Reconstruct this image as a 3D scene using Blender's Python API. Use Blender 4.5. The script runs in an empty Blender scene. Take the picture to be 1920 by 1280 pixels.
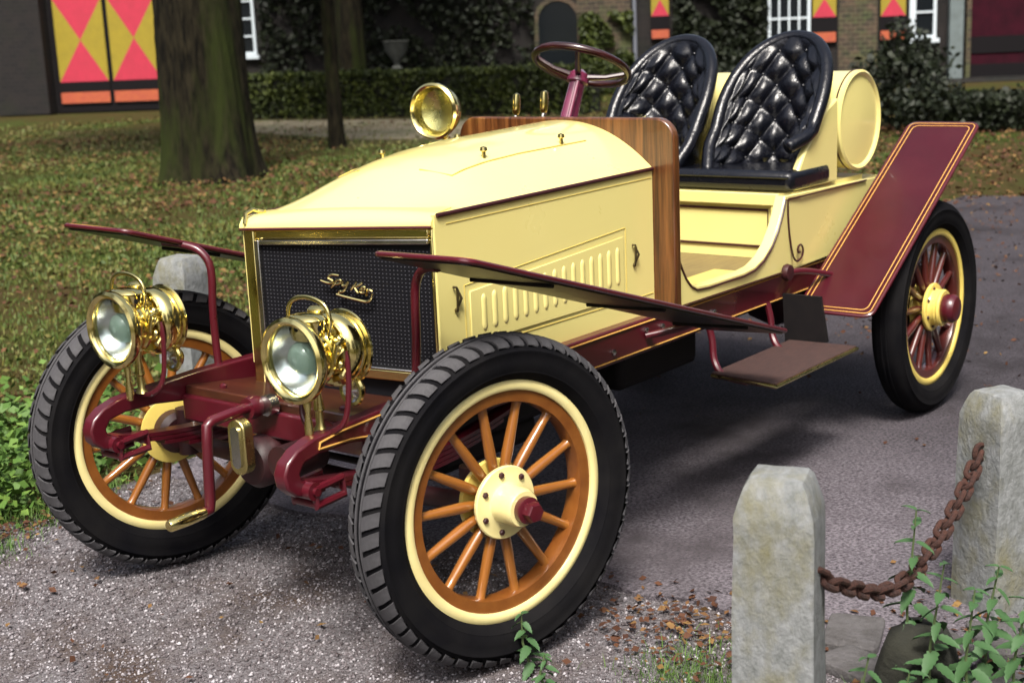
import bpy, bmesh, math, random
import numpy as np
from mathutils import Vector, Matrix
random.seed(7); RNG = np.random.default_rng(7)
PI = math.pi; R_ = math.radians
sc = bpy.context.scene
COL = sc.collection

# ------------------------------------------------------------------ camera, sky, sun, exposure
cd = bpy.data.cameras.new('camera'); cam = bpy.data.objects.new('camera', cd); COL.objects.link(cam)
FW = Vector((-0.76375, -0.60725, -0.21891)); RT = Vector((-0.61437, 0.78789, -0.04214)); UP = Vector((-0.19807, -0.10231, 0.97483))
cam.matrix_world = Matrix(((RT.x, UP.x, -FW.x, 2.7521), (RT.y, UP.y, -FW.y, 2.9447), (RT.z, UP.z, -FW.z, 1.6782), (0, 0, 0, 1)))
cd.sensor_width = 36; cd.lens = 36 * 2631.36 / 1920; cd.clip_end = 600; cd.clip_start = .05
cd.dof.use_dof = True; cd.dof.focus_distance = 4.1; cd.dof.aperture_fstop = 4.2
sc.camera = cam
W = bpy.data.worlds.new('World'); sc.world = W; W.use_nodes = True
wn = W.node_tree; bg = wn.nodes['Background']
SUN_EL, SUN_AZ = R_(55), R_(32)          # azimuth measured from +X towards +Y
sky = wn.nodes.new('ShaderNodeTexSky'); sky.sky_type = 'NISHITA'; sky.sun_disc = False
sky.sun_elevation = SUN_EL; sky.sun_rotation = PI / 2 - SUN_AZ
sky.air_density = 1.0; sky.dust_density = 6.0; sky.ozone_density = 1.0
hs = wn.nodes.new('ShaderNodeHueSaturation'); hs.inputs['Saturation'].default_value = .6
wn.links.new(sky.outputs[0], hs.inputs['Color']); wn.links.new(hs.outputs[0], bg.inputs['Color'])
bg.inputs['Strength'].default_value = .055
sl = bpy.data.lights.new('sun', 'SUN'); sun = bpy.data.objects.new('sun', sl); COL.objects.link(sun)
sl.energy = 1.5; sl.angle = R_(14); sl.color = (1, .95, .87)
sd = Vector((math.cos(SUN_EL) * math.cos(SUN_AZ), math.cos(SUN_EL) * math.sin(SUN_AZ), math.sin(SUN_EL)))
sun.rotation_euler = sd.to_track_quat('Z', 'Y').to_euler()
vs = sc.view_settings; vs.view_transform = 'Standard'; vs.look = 'None'; vs.exposure = 1.97; vs.gamma = 1; vs.use_curve_mapping = False
sc.cycles.max_bounces = 6; sc.cycles.transparent_max_bounces = 8

# ------------------------------------------------------------------ materials
def mat(name, col, rough=.5, metal=0, coat=0, col2=None, nscale=8, stretch=(1, 1, 1), namt=.5, bump=0, bscale=60, spec=.5, detail=5, col3=None, n3=2, rvar=0):
    m = bpy.data.materials.new(name); m.use_nodes = True
    nt = m.node_tree; b = nt.nodes['Principled BSDF']
    b.inputs['Base Color'].default_value = (*col, 1); b.inputs['Roughness'].default_value = rough; b.inputs['Metallic'].default_value = metal
    b.inputs['Specular IOR Level'].default_value = spec
    if coat:
        b.inputs['Coat Weight'].default_value = coat; b.inputs['Coat Roughness'].default_value = .06
    tc = nt.nodes.new('ShaderNodeTexCoord'); mp = nt.nodes.new('ShaderNodeMapping'); mp.inputs['Scale'].default_value = stretch
    nt.links.new(tc.outputs['Object'], mp.inputs['Vector'])
    def noise(s, d=detail):
        n = nt.nodes.new('ShaderNodeTexNoise'); n.inputs['Scale'].default_value = s; n.inputs['Detail'].default_value = d
        n.inputs['Roughness'].default_value = .62
        nt.links.new(mp.outputs[0], n.inputs['Vector']); return n
    def ramp(n, lo, hi):
        r = nt.nodes.new('ShaderNodeMapRange'); r.inputs['From Min'].default_value = lo; r.inputs['From Max'].default_value = hi
        nt.links.new(n.outputs['Fac'], r.inputs['Value']); return r
    out = None
    if col2:
        n = noise(nscale); r = ramp(n, .5 - namt * .5, .5 + namt * .5)
        mx = nt.nodes.new('ShaderNodeMix'); mx.data_type = 'RGBA'
        mx.inputs['A'].default_value = (*col, 1); mx.inputs['B'].default_value = (*col2, 1)
        nt.links.new(r.outputs[0], mx.inputs['Factor']); out = mx.outputs['Result']
        if col3:
            n2 = noise(n3); r2 = ramp(n2, .48, .66)
            m2 = nt.nodes.new('ShaderNodeMix'); m2.data_type = 'RGBA'; m2.inputs['B'].default_value = (*col3, 1)
            nt.links.new(out, m2.inputs['A']); nt.links.new(r2.outputs[0], m2.inputs['Factor']); out = m2.outputs['Result']
        nt.links.new(out, b.inputs['Base Color'])
    if rvar:
        n = noise(nscale * .7 + 3); r = nt.nodes.new('ShaderNodeMapRange'); r.inputs['From Min'].default_value = .3; r.inputs['From Max'].default_value = .7
        r.inputs['To Min'].default_value = max(0, rough - rvar); r.inputs['To Max'].default_value = rough + rvar
        nt.links.new(n.outputs['Fac'], r.inputs['Value']); nt.links.new(r.outputs[0], b.inputs['Roughness'])
    if bump:
        n = noise(bscale, 6); bp = nt.nodes.new('ShaderNodeBump'); bp.inputs['Strength'].default_value = bump; bp.inputs['Distance'].default_value = .02
        nt.links.new(n.outputs['Fac'], bp.inputs['Height']); nt.links.new(bp.outputs[0], b.inputs['Normal'])
    return m
M = {}
M['yellow'] = mat('cream_yellow_paint', (.765, .675, .262), .30, coat=.9, col2=(.73, .635, .225), nscale=2.2, namt=.9, rvar=.035, bump=.02, bscale=4)
M['hubcream'] = mat('cream_hub_paint', (.78, .69, .33), .3, coat=.8, col2=(.71, .60, .25), nscale=12)
M['ringyellow'] = mat('yellow_rim_paint', (.76, .60, .15), .35, coat=.6, col2=(.66, .50, .11), nscale=14)
M['maroon'] = mat('maroon_paint', (.080, .005, .012), .34, coat=.35, col2=(.055, .004, .008), nscale=5, rvar=.08, bump=.01, bscale=14)
M['fender'] = mat('maroon_fender_paint', (.050, .0032, .0085), .42, coat=.12, col2=(.036, .0026, .0065), nscale=4, rvar=.1, bump=.02, bscale=7, spec=.3)
M['maroondark'] = mat('dirty_maroon_paint', (.040, .005, .008), .5, col2=(.014, .006, .006), nscale=18, bump=.05)
M['gold'] = mat('gold_pinstripe', (.55, .30, .07), .4)
M['darkline'] = mat('dark_pinstripe', (.035, .006, .008), .4)
M['dash'] = mat('varnished_mahogany', (.125, .043, .013), .28, coat=.5, col2=(.032, .010, .004), nscale=12, stretch=(5, 7, .32), namt=.32, col3=(.17, .066, .02), n3=5)
M['platform'] = mat('stained_platform_wood', (.085, .024, .011), .34, coat=.5, col2=(.026, .008, .005), nscale=10, stretch=(6, .5, 3), namt=.4)
M['stepwood'] = mat('worn_step_mat', (.055, .023, .018), .85, col2=(.022, .010, .009), nscale=22, stretch=(1, 6, 1), bump=.2, bscale=60)
M['spoke'] = mat('varnished_ash_spoke', (.30, .112, .019), .28, coat=.6, col2=(.17, .056, .010), nscale=8, stretch=(7, 7, .6), namt=.4)
M['rspoke'] = mat('brownish_red_spoke_paint', (.085, .014, .012), .3, coat=.6, col2=(.05, .010, .008), nscale=14)
M['felloe'] = mat('varnished_felloe', (.22, .078, .015), .33, coat=.5, col2=(.13, .038, .007), nscale=16, namt=.5)
M['rubber'] = mat('black_rubber', (.0035, .0035, .005), .85, col2=(.0095, .009, .0095), nscale=6, namt=.35, bump=.06, bscale=80, spec=.06)
M['tread'] = mat('dusty_tread_rubber', (.060, .058, .064), .75, col2=(.028, .027, .030), nscale=30, bump=.1)
M['brass'] = mat('polished_brass', (.86, .74, .32), .14, metal=1, col2=(.76, .63, .24), nscale=10, rvar=.07, bump=.02, bscale=40)
M['brasspaint'] = mat('aged_brass', (.76, .66, .28), .28, metal=1, col2=(.58, .48, .18), nscale=20, rvar=.1)
M['brassdark'] = mat('tarnished_brass', (.16, .12, .05), .4, metal=.8, col2=(.06, .05, .03), nscale=30)
M['silver'] = mat('silvered_reflector', (.72, .75, .75), .24, metal=1)
M['steel'] = mat('bright_steel', (.6, .6, .58), .25, metal=1, col2=(.4, .38, .35), nscale=25)
M['black'] = mat('black_iron', (.007, .006, .007), .6, col2=(.012, .010, .010), nscale=20, spec=.25)
M['under'] = mat('black_underside_paint', (.010, .009, .008), .38, col2=(.018, .015, .010), nscale=9, bump=.05)
M['core'] = mat('black_radiator_core', (.003, .003, .005), .7, spec=.2)
M['cell'] = mat('dull_core_cell', (.034, .034, .042), .6)
M['leather'] = mat('black_tufted_leather', (.003, .004, .007), .22, col2=(.005, .005, .008), nscale=14, bump=.16, bscale=50, spec=.42, rvar=.08)
M['floor'] = mat('worn_floor_boards', (.23, .17, .06), .6, col2=(.13, .09, .035), nscale=10, stretch=(1, 8, 1))
M['steer'] = mat('dark_red_varnished_rim', (.035, .006, .006), .22, coat=.6, col2=(.014, .003, .003), nscale=12)
M['colm'] = mat('plum_column_paint', (.17, .025, .065), .22, coat=1, col2=(.13, .018, .045), nscale=6)
def glass(name, tint):
    m = bpy.data.materials.new(name); m.use_nodes = True; b = m.node_tree.nodes['Principled BSDF']
    b.inputs['Base Color'].default_value = (*tint, 1); b.inputs['Transmission Weight'].default_value = 1; b.inputs['Roughness'].default_value = .02; b.inputs['IOR'].default_value = 1.3
    return m
M['glass'] = glass('clear_lamp_glass', (.95, 1, .98)); M['bull'] = glass('greenish_lens_glass', (.60, .78, .68)); bb = M['bull'].node_tree.nodes['Principled BSDF']; bb.inputs['Transmission Weight'].default_value = .72; bb.inputs['Roughness'].default_value = .08; bb.inputs['Coat Weight'].default_value = .6
M['stone'] = mat('mossy_limestone', (.245, .255, .262), .92, col2=(.110, .117, .112), nscale=34, namt=.5, stretch=(1, 1, .7), bump=.38, bscale=85, col3=(.15, .142, .085), n3=6, spec=.2, detail=8)
M['urn'] = mat('dark_weathered_urn_stone', (.085, .088, .08), .95, col2=(.035, .038, .03), nscale=9)
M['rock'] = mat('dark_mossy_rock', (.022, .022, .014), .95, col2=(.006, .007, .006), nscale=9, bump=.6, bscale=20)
M['slab'] = mat('grey_paving_slab', (.115, .108, .112), .95, col2=(.05, .046, .044), nscale=22, bump=.6, bscale=60)
M['rust'] = mat('rusty_iron', (.062, .020, .011), .95, col2=(.022, .008, .006), namt=.4, nscale=40, bump=.5, bscale=90)
M['bark'] = mat('mossy_bark', (.021, .0175, .010), .95, col2=(.0028, .0025, .002), nscale=9, stretch=(2.4, 2.4, .5), namt=.28, bump=1.0, bscale=12, spec=.1, col3=(.019, .025, .006), n3=1.0)
M['brick'] = mat('dark_old_brick', (.010, .0075, .0075), .95, col2=(.005, .0045, .0045), nscale=2.2, bump=.4, bscale=10, col3=(.006, .007, .004), n3=.8)
M['brickpale'] = mat('pale_weathered_brick', (.072, .050, .036), .95, col2=(.030, .030, .018), nscale=5, namt=.35, bump=.4, bscale=14, col3=(.045, .055, .022), n3=1.6)
M['red'] = mat('red_shutter_paint', (.42, .020, .050), .75, col2=(.34, .018, .04), nscale=6)
M['orange'] = mat('orange_red_board_paint', (.38, .09, .025), .7, col2=(.30, .05, .03), nscale=8)
M['ochre'] = mat('ochre_shutter_paint', (.27, .205, .010), .75, col2=(.22, .165, .009), nscale=6)
M['blackpaint'] = mat('black_shutter_paint', (.005, .004, .005), .8, spec=.15)
M['redpanel'] = mat('dark_red_door_paint', (.034, .003, .009), .85, col2=(.014, .002, .005), nscale=3, spec=.12)
M['white'] = mat('white_window_paint', (.50, .56, .60), .5)
M['greystone'] = mat('grey_stone_surround', (.13, .16, .165), .85, col2=(.09, .11, .11), nscale=5, bump=.2)
M['pane'] = mat('dark_window_glass', (.008, .010, .012), .08)
M['lead'] = mat('grey_lead_pipe', (.14, .15, .18), .5)
def brickify(m, sc_, mortar):
    nt = m.node_tree; b = nt.nodes['Principled BSDF']; src = b.inputs['Base Color'].links[0].from_socket
    tc = nt.nodes.new('ShaderNodeTexCoord'); sp = nt.nodes.new('ShaderNodeSeparateXYZ'); cb = nt.nodes.new('ShaderNodeCombineXYZ')
    nt.links.new(tc.outputs['Object'], sp.inputs[0]); nt.links.new(sp.outputs['X'], cb.inputs['X']); nt.links.new(sp.outputs['Z'], cb.inputs['Y'])
    br = nt.nodes.new('ShaderNodeTexBrick'); br.inputs['Scale'].default_value = sc_; br.inputs['Mortar Size'].default_value = .022
    br.inputs['Color1'].default_value = (1.25, 1.1, 1, 1); br.inputs['Color2'].default_value = (.55, .55, .6, 1); br.inputs['Mortar'].default_value = (*mortar, 1)
    nt.links.new(cb.outputs[0], br.inputs['Vector'])
    mx = nt.nodes.new('ShaderNodeMix'); mx.data_type = 'RGBA'; mx.blend_type = 'MULTIPLY'; mx.inputs['Factor'].default_value = 1
    nt.links.new(src, mx.inputs['A']); nt.links.new(br.outputs['Color'], mx.inputs['B']); nt.links.new(mx.outputs['Result'], b.inputs['Base Color'])
brickify(M['brick'], 2.3, (1.5, 1.5, 1.4)); brickify(M['brickpale'], 2.3, (1.7, 1.7, 1.6))
def leafmat(name, c1, c2, c3=None, rough=.6, patch=2.2):
    m = bpy.data.materials.new(name); m.use_nodes = True; nt = m.node_tree; b = nt.nodes['Principled BSDF']
    b.inputs['Roughness'].default_value = rough; b.inputs['Specular IOR Level'].default_value = .3
    g = nt.nodes.new('ShaderNodeNewGeometry'); r = nt.nodes.new('ShaderNodeValToRGB')
    r.color_ramp.elements[0].color = (*c1, 1); r.color_ramp.elements[1].color = (*c2, 1)
    if c3: e = r.color_ramp.elements.new(.55); e.color = (*c3, 1)
    no = nt.nodes.new('ShaderNodeTexNoise'); no.inputs['Scale'].default_value = patch; no.inputs['Detail'].default_value = 3
    tc = nt.nodes.new('ShaderNodeTexCoord'); nt.links.new(tc.outputs['Object'], no.inputs['Vector'])
    mr = nt.nodes.new('ShaderNodeMapRange'); mr.inputs['From Min'].default_value = .3; mr.inputs['From Max'].default_value = .7; nt.links.new(no.outputs['Fac'], mr.inputs['Value'])
    ad = nt.nodes.new('ShaderNodeMix'); ad.inputs['Factor'].default_value = .45
    nt.links.new(g.outputs['Random Per Island'], ad.inputs['A']); nt.links.new(mr.outputs[0], ad.inputs['B']); nt.links.new(ad.outputs['Result'], r.inputs['Fac']); nt.links.new(r.outputs[0], b.inputs['Base Color'])
    return m
M['hedge'] = leafmat('hedge_leaves', (.012, .018, .005), (.10, .12, .022), (.040, .055, .010))
M['ivy'] = leafmat('ivy_leaves', (.003, .0055, .003), (.016, .022, .008))
M['crown'] = leafmat('tree_leaves', (.018, .030, .008), (.07, .085, .02), (.035, .05, .012))
M['weed'] = leafmat('weed_leaves', (.03, .07, .012), (.14, .22, .04), (.065, .13, .022))
M['nettle'] = leafmat('nettle_leaves', (.018, .055, .018), (.09, .17, .055), (.042, .095, .034))
M['grass'] = leafmat('grass_blades', (.028, .055, .008), (.17, .14, .03), (.065, .105, .017), patch=.9)
M['cover'] = leafmat('ground_cover_leaves', (.030, .065, .010), (.20, .115, .040), (.095, .110, .024), patch=.75)
M['drygrass'] = leafmat('dry_grass_blades', (.05, .045, .018), (.22, .19, .09), (.12, .10, .04), patch=.8)
M['litter'] = leafmat('dead_leaves', (.030, .011, .007), (.24, .15, .045), (.085, .034, .016), .8, patch=6)
M['pebble'] = leafmat('pebble_grains', (.034, .027, .028), (.50, .48, .51), (.125, .108, .115), .85, patch=45)
M['stem'] = mat('green_stem', (.06, .09, .03), .7)

# ------------------------------------------------------------------ mesh builder
def basis(d):
    d = Vector(d).normalized(); a = Vector((0, 0, 1)) if abs(d.z) < .9 else Vector((1, 0, 0))
    x = a.cross(d).normalized(); return x, d.cross(x), d
class MB:
    def __init__(s): s.v = []; s.f = []; s.mi = []
    def add(s, vs, fs, mi=0):
        o = len(s.v); s.v += [tuple(p) for p in vs]; s.f += [tuple(i + o for i in f) for f in fs]; s.mi += [mi] * len(fs); return s
    def box(s, x0, x1, y0, y1, z0, z1, mx=None, mi=0):
        vs = [Vector((x, y, z)) for z in (z0, z1) for y in (y0, y1) for x in (x0, x1)]
        if mx: vs = [mx @ v for v in vs]
        return s.add(vs, [(0, 2, 3, 1), (4, 5, 7, 6), (0, 1, 5, 4), (2, 6, 7, 3), (0, 4, 6, 2), (1, 3, 7, 5)], mi)
    def hexa(s, p, mi=0):      # 8 corners: bottom ring 0-3, top ring 4-7
        return s.add(p, [(3, 2, 1, 0), (4, 5, 6, 7), (0, 1, 5, 4), (1, 2, 6, 5), (2, 3, 7, 6), (3, 0, 4, 7)], mi)
    def tube(s, pts, r, n=10, closed=False, flat=None, mi=0):
        P = [Vector(p) for p in pts]; k = len(P); rs = r if hasattr(r, '__len__') else [r] * k
        vs = []; X = None
        for i in range(k):
            a = P[(i - 1) % k] if (i or closed) else P[i]; b = P[(i + 1) % k] if (i < k - 1 or closed) else P[i]
            d = (b - a).normalized()
            if X is None: X, Y, _ = basis(d)
            else:
                X = (X - d * X.dot(d)).normalized(); Y = d.cross(X)
            for j in range(n):
                t = 2 * PI * j / n; vs.append(P[i] + (X * math.cos(t) + Y * math.sin(t)) * rs[i])
        fs = []
        for i in range(k if closed else k - 1):
            for j in range(n):
                a = i * n; b = ((i + 1) % k) * n; fs.append((a + j, a + (j + 1) % n, b + (j + 1) % n, b + j))
        if not closed: fs += [tuple(range(n))[::-1], tuple((k - 1) * n + j for j in range(n))]
        return s.add(vs, fs, mi)
    def lathe(s, prof, org=(0, 0, 0), ax=(0, 0, 1), n=32, closed=False, caps=True, mi=0):
        X, Y, D = basis(ax); O = Vector(org); vs = []; k = len(prof)
        for (r, h) in prof:
            for j in range(n):
                t = 2 * PI * j / n; vs.append(O + D * h + (X * math.cos(t) + Y * math.sin(t)) * max(r, 1e-5))
        fs = []
        for i in range(k if closed else k - 1):
            b = (i + 1) % k
            for j in range(n): fs.append((i * n + j, i * n + (j + 1) % n, b * n + (j + 1) % n, b * n + j))
        if caps and not closed: fs += [tuple(range(n))[::-1], tuple((k - 1) * n + j for j in range(n))]
        return s.add(vs, fs, mi)
    def grid(s, rows, closed=False, mi=0):
        n = len(rows[0]); vs = [p for r in rows for p in r]; fs = []
        for i in range(len(rows) - 1):
            for j in range(n if closed else n - 1): fs.append((i * n + j, i * n + (j + 1) % n, (i + 1) * n + (j + 1) % n, (i + 1) * n + j))
        return s.add(vs, fs, mi)
    def prism(s, out, fn, t0, t1, mi=0):   # outline (a,b) -> fn(a,b,t)
        n = len(out); vs = [fn(a, b, t0) for a, b in out] + [fn(a, b, t1) for a, b in out]
        return s.add(vs, [tuple(range(n))[::-1], tuple(range(n, 2 * n))] + [(i, (i + 1) % n, n + (i + 1) % n, n + i) for i in range(n)], mi)
    def mesh(s, name, mats, angle=38):
        me = bpy.data.meshes.new(name); me.from_pydata(s.v, [], s.f)
        for m in (mats if isinstance(mats, (list, tuple)) else [mats]): me.materials.append(m)
        if max(s.mi, default=0): me.polygons.foreach_set('material_index', s.mi)
        bm = bmesh.new(); bm.from_mesh(me); bmesh.ops.recalc_face_normals(bm, faces=bm.faces); bm.to_mesh(me); bm.free()
        me.polygons.foreach_set('use_smooth', [True] * len(me.polygons)); me.set_sharp_from_angle(angle=R_(angle))
        return me
    def build(s, name, mats, parent=None, bevel=0, angle=38, sub=0):
        o = bpy.data.objects.new(name, s.mesh(name, mats, angle)); COL.objects.link(o)
        if parent: o.parent = parent
        if bevel:
            b = o.modifiers.new('bevel', 'BEVEL'); b.width = bevel; b.segments = 2; b.limit_method = 'ANGLE'; b.angle_limit = R_(40)
        return o
def tag(o, label=None, cat=None, group=None, kind=None):
    if label: o['label'] = label
    if cat: o['category'] = cat
    if group: o['group'] = group
    if kind: o['kind'] = kind
    return o
def empty(name, loc=(0, 0, 0), rz=0, parent=None):
    o = bpy.data.objects.new(name, None); COL.objects.link(o); o.location = loc; o.rotation_euler = (0, 0, rz); o.empty_display_size = .1
    if parent: o.parent = parent
    return o
def inst(src, parent, mx=None, name=None):
    o = src.copy(); COL.objects.link(o); o.parent = parent
    if mx is not None: o.matrix_local = mx
    return o
def copy_tree(o, parent=None):
    c = o.copy(); COL.objects.link(c); c.parent = parent
    for ch in list(o.children): copy_tree(ch, c)
    return c
def raw(name, V, F, m, kind='stuff', smooth=False):      # numpy arrays: verts (n,3), faces (m,k)
    me = bpy.data.meshes.new(name); k = F.shape[1]
    me.vertices.add(len(V)); me.vertices.foreach_set('co', V.astype(np.float32).ravel())
    me.loops.add(F.size); me.loops.foreach_set('vertex_index', F.astype(np.int32).ravel())
    me.polygons.add(len(F)); me.polygons.foreach_set('loop_start', np.arange(0, F.size, k, dtype=np.int32))
    me.update(calc_edges=True); me.materials.append(m)
    if smooth: me.polygons.foreach_set('use_smooth', [True] * len(F))
    o = bpy.data.objects.new(name, me); COL.objects.link(o)
    if kind: o['kind'] = kind
    return o
def leaf_quads(P, size, tilt=1.0, up=0.0, rng=RNG, aspect=.6):
    """centres P (n,3) -> bent leaf-shaped quads, randomly oriented"""
    n = len(P); a = rng.uniform(0, 2 * PI, n); z = np.clip(rng.uniform(-1, 1, n) * tilt, -1, 1)
    d = np.stack([np.cos(a) * np.sqrt(1 - z * z), np.sin(a) * np.sqrt(1 - z * z), z], 1)
    nrm = rng.normal(0, 1, (n, 3)); nrm[:, 2] += up; s = np.cross(d, nrm); s /= np.linalg.norm(s, axis=1)[:, None] + 1e-9
    L = (size * rng.uniform(.6, 1.4, n))[:, None]; nn = np.cross(s, d)
    A = P - d * L * .5; B = P + s * L * aspect * .5 + nn * L * .08; C = P + d * L * .5; D = P - s * L * aspect * .5 + nn * L * .08
    V = np.stack([A, B, C, D], 1).reshape(-1, 3); F = np.arange(4 * n).reshape(n, 4)
    return V, F

# ================================================================== SETTING
def vnoise(x, y, s=1.0):
    return (np.sin(x * 1.7 * s + 1.3 * np.sin(y * 2.3 * s)) + np.sin(y * 2.1 * s + 1.7 * np.sin(x * 1.1 * s + 2)) + .5 * np.sin(x * 5.3 * s + y * 4.1 * s)) / 2.5
def sheet(name, x0, x1, y0, y1, nx, ny, z, amp, m):
    xs = np.linspace(x0, x1, nx); ys = np.linspace(y0, y1, ny); X, Y = np.meshgrid(xs, ys)
    Z = z + amp * vnoise(X, Y, 2.0)
    V = np.stack([X, Y, Z], 2).reshape(-1, 3); i = np.arange(nx * ny).reshape(ny, nx)
    F = np.stack([i[:-1, :-1], i[:-1, 1:], i[1:, 1:], i[1:, :-1]], 2).reshape(-1, 4)
    return raw(name, V, F, m, 'structure', True)
GM = mat('leafy_lawn_soil', (.034, .036, .008), .95, col2=(.050, .030, .012), nscale=11.0, namt=.35, bump=.8, bscale=24, col3=(.030, .050, .008), n3=.6, spec=.1)
GV = mat('gravel_bed', (.08, .068, .072), .95, col2=(.19, .178, .19), nscale=95, namt=.25, bump=.9, bscale=70, col3=(.060, .038, .028), n3=2.2)
TM = mat('worn_tarmac_painted_shade', (.030, .026, .030), .9, col2=(.155, .142, .156), nscale=85, namt=.34, bump=.9, bscale=95, col3=(.038, .033, .036), n3=1.1, spec=.25)
g = sheet('ground', -250, 250, -250, 250, 60, 60, -.035, 0, GM)
gv = sheet('gravel_path', -.75, 6, -1.55, 4.5, 160, 140, -.012, .003, GV)
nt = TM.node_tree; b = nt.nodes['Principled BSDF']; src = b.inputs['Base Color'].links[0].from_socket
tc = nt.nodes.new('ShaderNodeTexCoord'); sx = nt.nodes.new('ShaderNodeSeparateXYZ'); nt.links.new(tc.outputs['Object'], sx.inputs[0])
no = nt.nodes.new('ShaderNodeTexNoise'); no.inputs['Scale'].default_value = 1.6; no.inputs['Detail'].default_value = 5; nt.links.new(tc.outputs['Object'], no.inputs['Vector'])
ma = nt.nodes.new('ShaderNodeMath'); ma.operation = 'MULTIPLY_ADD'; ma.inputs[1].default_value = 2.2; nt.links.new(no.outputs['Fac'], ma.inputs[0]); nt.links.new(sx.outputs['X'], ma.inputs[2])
mr = nt.nodes.new('ShaderNodeMapRange'); mr.inputs['From Min'].default_value = -2.2; mr.inputs['From Max'].default_value = .4; nt.links.new(ma.outputs[0], mr.inputs['Value'])  # tree shade over the far lane, painted as darkening along X
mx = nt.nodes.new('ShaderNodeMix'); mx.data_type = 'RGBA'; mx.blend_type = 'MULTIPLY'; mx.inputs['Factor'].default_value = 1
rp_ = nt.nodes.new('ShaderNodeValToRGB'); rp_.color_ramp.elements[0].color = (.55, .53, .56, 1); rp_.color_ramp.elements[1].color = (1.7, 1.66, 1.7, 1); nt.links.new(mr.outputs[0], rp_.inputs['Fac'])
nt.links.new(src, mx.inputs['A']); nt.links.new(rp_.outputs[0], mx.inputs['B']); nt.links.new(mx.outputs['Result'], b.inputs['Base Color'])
# tarmac lane: slab with a broken front edge
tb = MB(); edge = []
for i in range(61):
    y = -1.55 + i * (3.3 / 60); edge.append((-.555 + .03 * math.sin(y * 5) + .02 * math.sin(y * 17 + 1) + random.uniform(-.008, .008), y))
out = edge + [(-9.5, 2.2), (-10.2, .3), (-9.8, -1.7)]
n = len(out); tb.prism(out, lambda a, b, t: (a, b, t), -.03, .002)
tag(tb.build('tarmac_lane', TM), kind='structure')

# pebbles on the gravel
def pebbles(n, x0, x1, y0, y1, zf, smin, smax):
    x = RNG.uniform(x0, x1, n); y = RNG.uniform(y0, y1, n); s = RNG.uniform(smin, smax, n) ** 1; s *= RNG.choice([1, 1, 1, 1.6], n)
    c = np.stack([x, y, zf(x, y) + s * RNG.uniform(-.1, .55, n)], 1)
    base = np.array([[1, 0, 0], [0, 1, 0], [-1, 0, 0], [0, -1, 0], [0, 0, .75], [0, 0, -.6]])
    ang = RNG.uniform(0, 2 * PI, n); ca, sa = np.cos(ang), np.sin(ang)
    sx = RNG.uniform(.7, 1.3, n); V = np.zeros((n, 6, 3))
    for k, b in enumerate(base):
        bx, by = b[0] * sx, b[1]; j = RNG.uniform(.75, 1.2, n)
        V[:, k, 0] = c[:, 0] + s * j * (bx * ca - by * sa); V[:, k, 1] = c[:, 1] + s * j * (bx * sa + by * ca); V[:, k, 2] = c[:, 2] + s * b[2]
    f = np.array([[0, 1, 4], [1, 2, 4], [2, 3, 4], [3, 0, 4], [1, 0, 5], [2, 1, 5], [3, 2, 5], [0, 3, 5]])
    F = (np.arange(n)[:, None, None] * 6 + f[None]).reshape(-1, 3)
    return V.reshape(-1, 3), F
V, F = pebbles(85000, -.6, 1.75, -1.5, 1.95, lambda x, y: -.012 + .003 * vnoise(x, y, 2.0), .0018, .0055)
tag(raw('gravel', V, F, M['pebble']), 'fine grey and tan gravel covering the drive in front of the car', 'gravel')

PM = mat('pale_garden_path', (.26, .22, .15), .95, col2=(.13, .105, .06), nscale=4, namt=.4, bump=.5, bscale=18, col3=(.10, .11, .045), n3=.7)
pt = MB(); q = [(-17.2, -19.6), (-18.4, -13.0), (-14.6, -10.2), (-13.9, -13.5), (-15.0, -17.6)]
pt.prism(q, lambda a, b, t: (a, b, t), -.04, -.018); tag(pt.build('garden_path', PM), kind='structure')

# ------------------------------------------------------------------ background house
A0 = Vector((-18.70, -28.70, 0)); E_ = Vector((-.511, .860, 0)).normalized(); N_ = Vector((.860, .511, 0)).normalized()
HM = Matrix(((E_.x, N_.x, 0, A0.x), (E_.y, N_.y, 0, A0.y), (0, 0, 1, 0), (0, 0, 0, 1)))   # local (u along wall, d out of wall, z)
house = empty('brick_house'); house.matrix_world = HM
tag(house, 'dark old brick house with red and ochre shutters behind the garden', 'house')
MB().box(-9, 30, -.6, 0, -.1, 7.5).build('wall', M['brick'], house)
def hour(mb, u0, u1, z0, z1, d):      # painted hourglass: red triangles top/bottom, ochre at the sides; slots 0 red 1 ochre
    c = ((u0 + u1) / 2, d, (z0 + z1) / 2); q = [(u0, d, z0), (u1, d, z0), (u1, d, z1), (u0, d, z1)]
    for k in range(4): mb.add([q[k], q[(k + 1) % 4], c], [(0, 1, 2)], 0 if k in (0, 2) else 1)
def shutter(u0, u1, z0, band0, band1, ztop, parent):
    m = MB(); m.box(u0, u1, .06, .098, z0, ztop, mi=2)
    d = .1; m.add([(u0 + .02, d, z0 + .02), (u1 - .02, d, z0 + .02), (u1 - .02, d, band0), (u0 + .02, d, band0)], [(0, 1, 2, 3)], 3)
    hour(m, u0 + .015, u1 - .015, band1, band1 + (ztop - band1) * .5, d); hour(m, u0 + .015, u1 - .015, band1 + (ztop - band1) * .5, ztop - .02, d)
    return m.build('shutter', [M['red'], M['ochre'], M['blackpaint'], M['orange']], parent)
shutter(15.21, 15.66, 1.22, 1.44, 1.76, 3.3, house)
shutter(18.99, 19.56, .98, 1.22, 1.57, 3.3, house)
shutter(20.55, 21.15, .98, 1.20, 1.53, 3.3, house)
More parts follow.
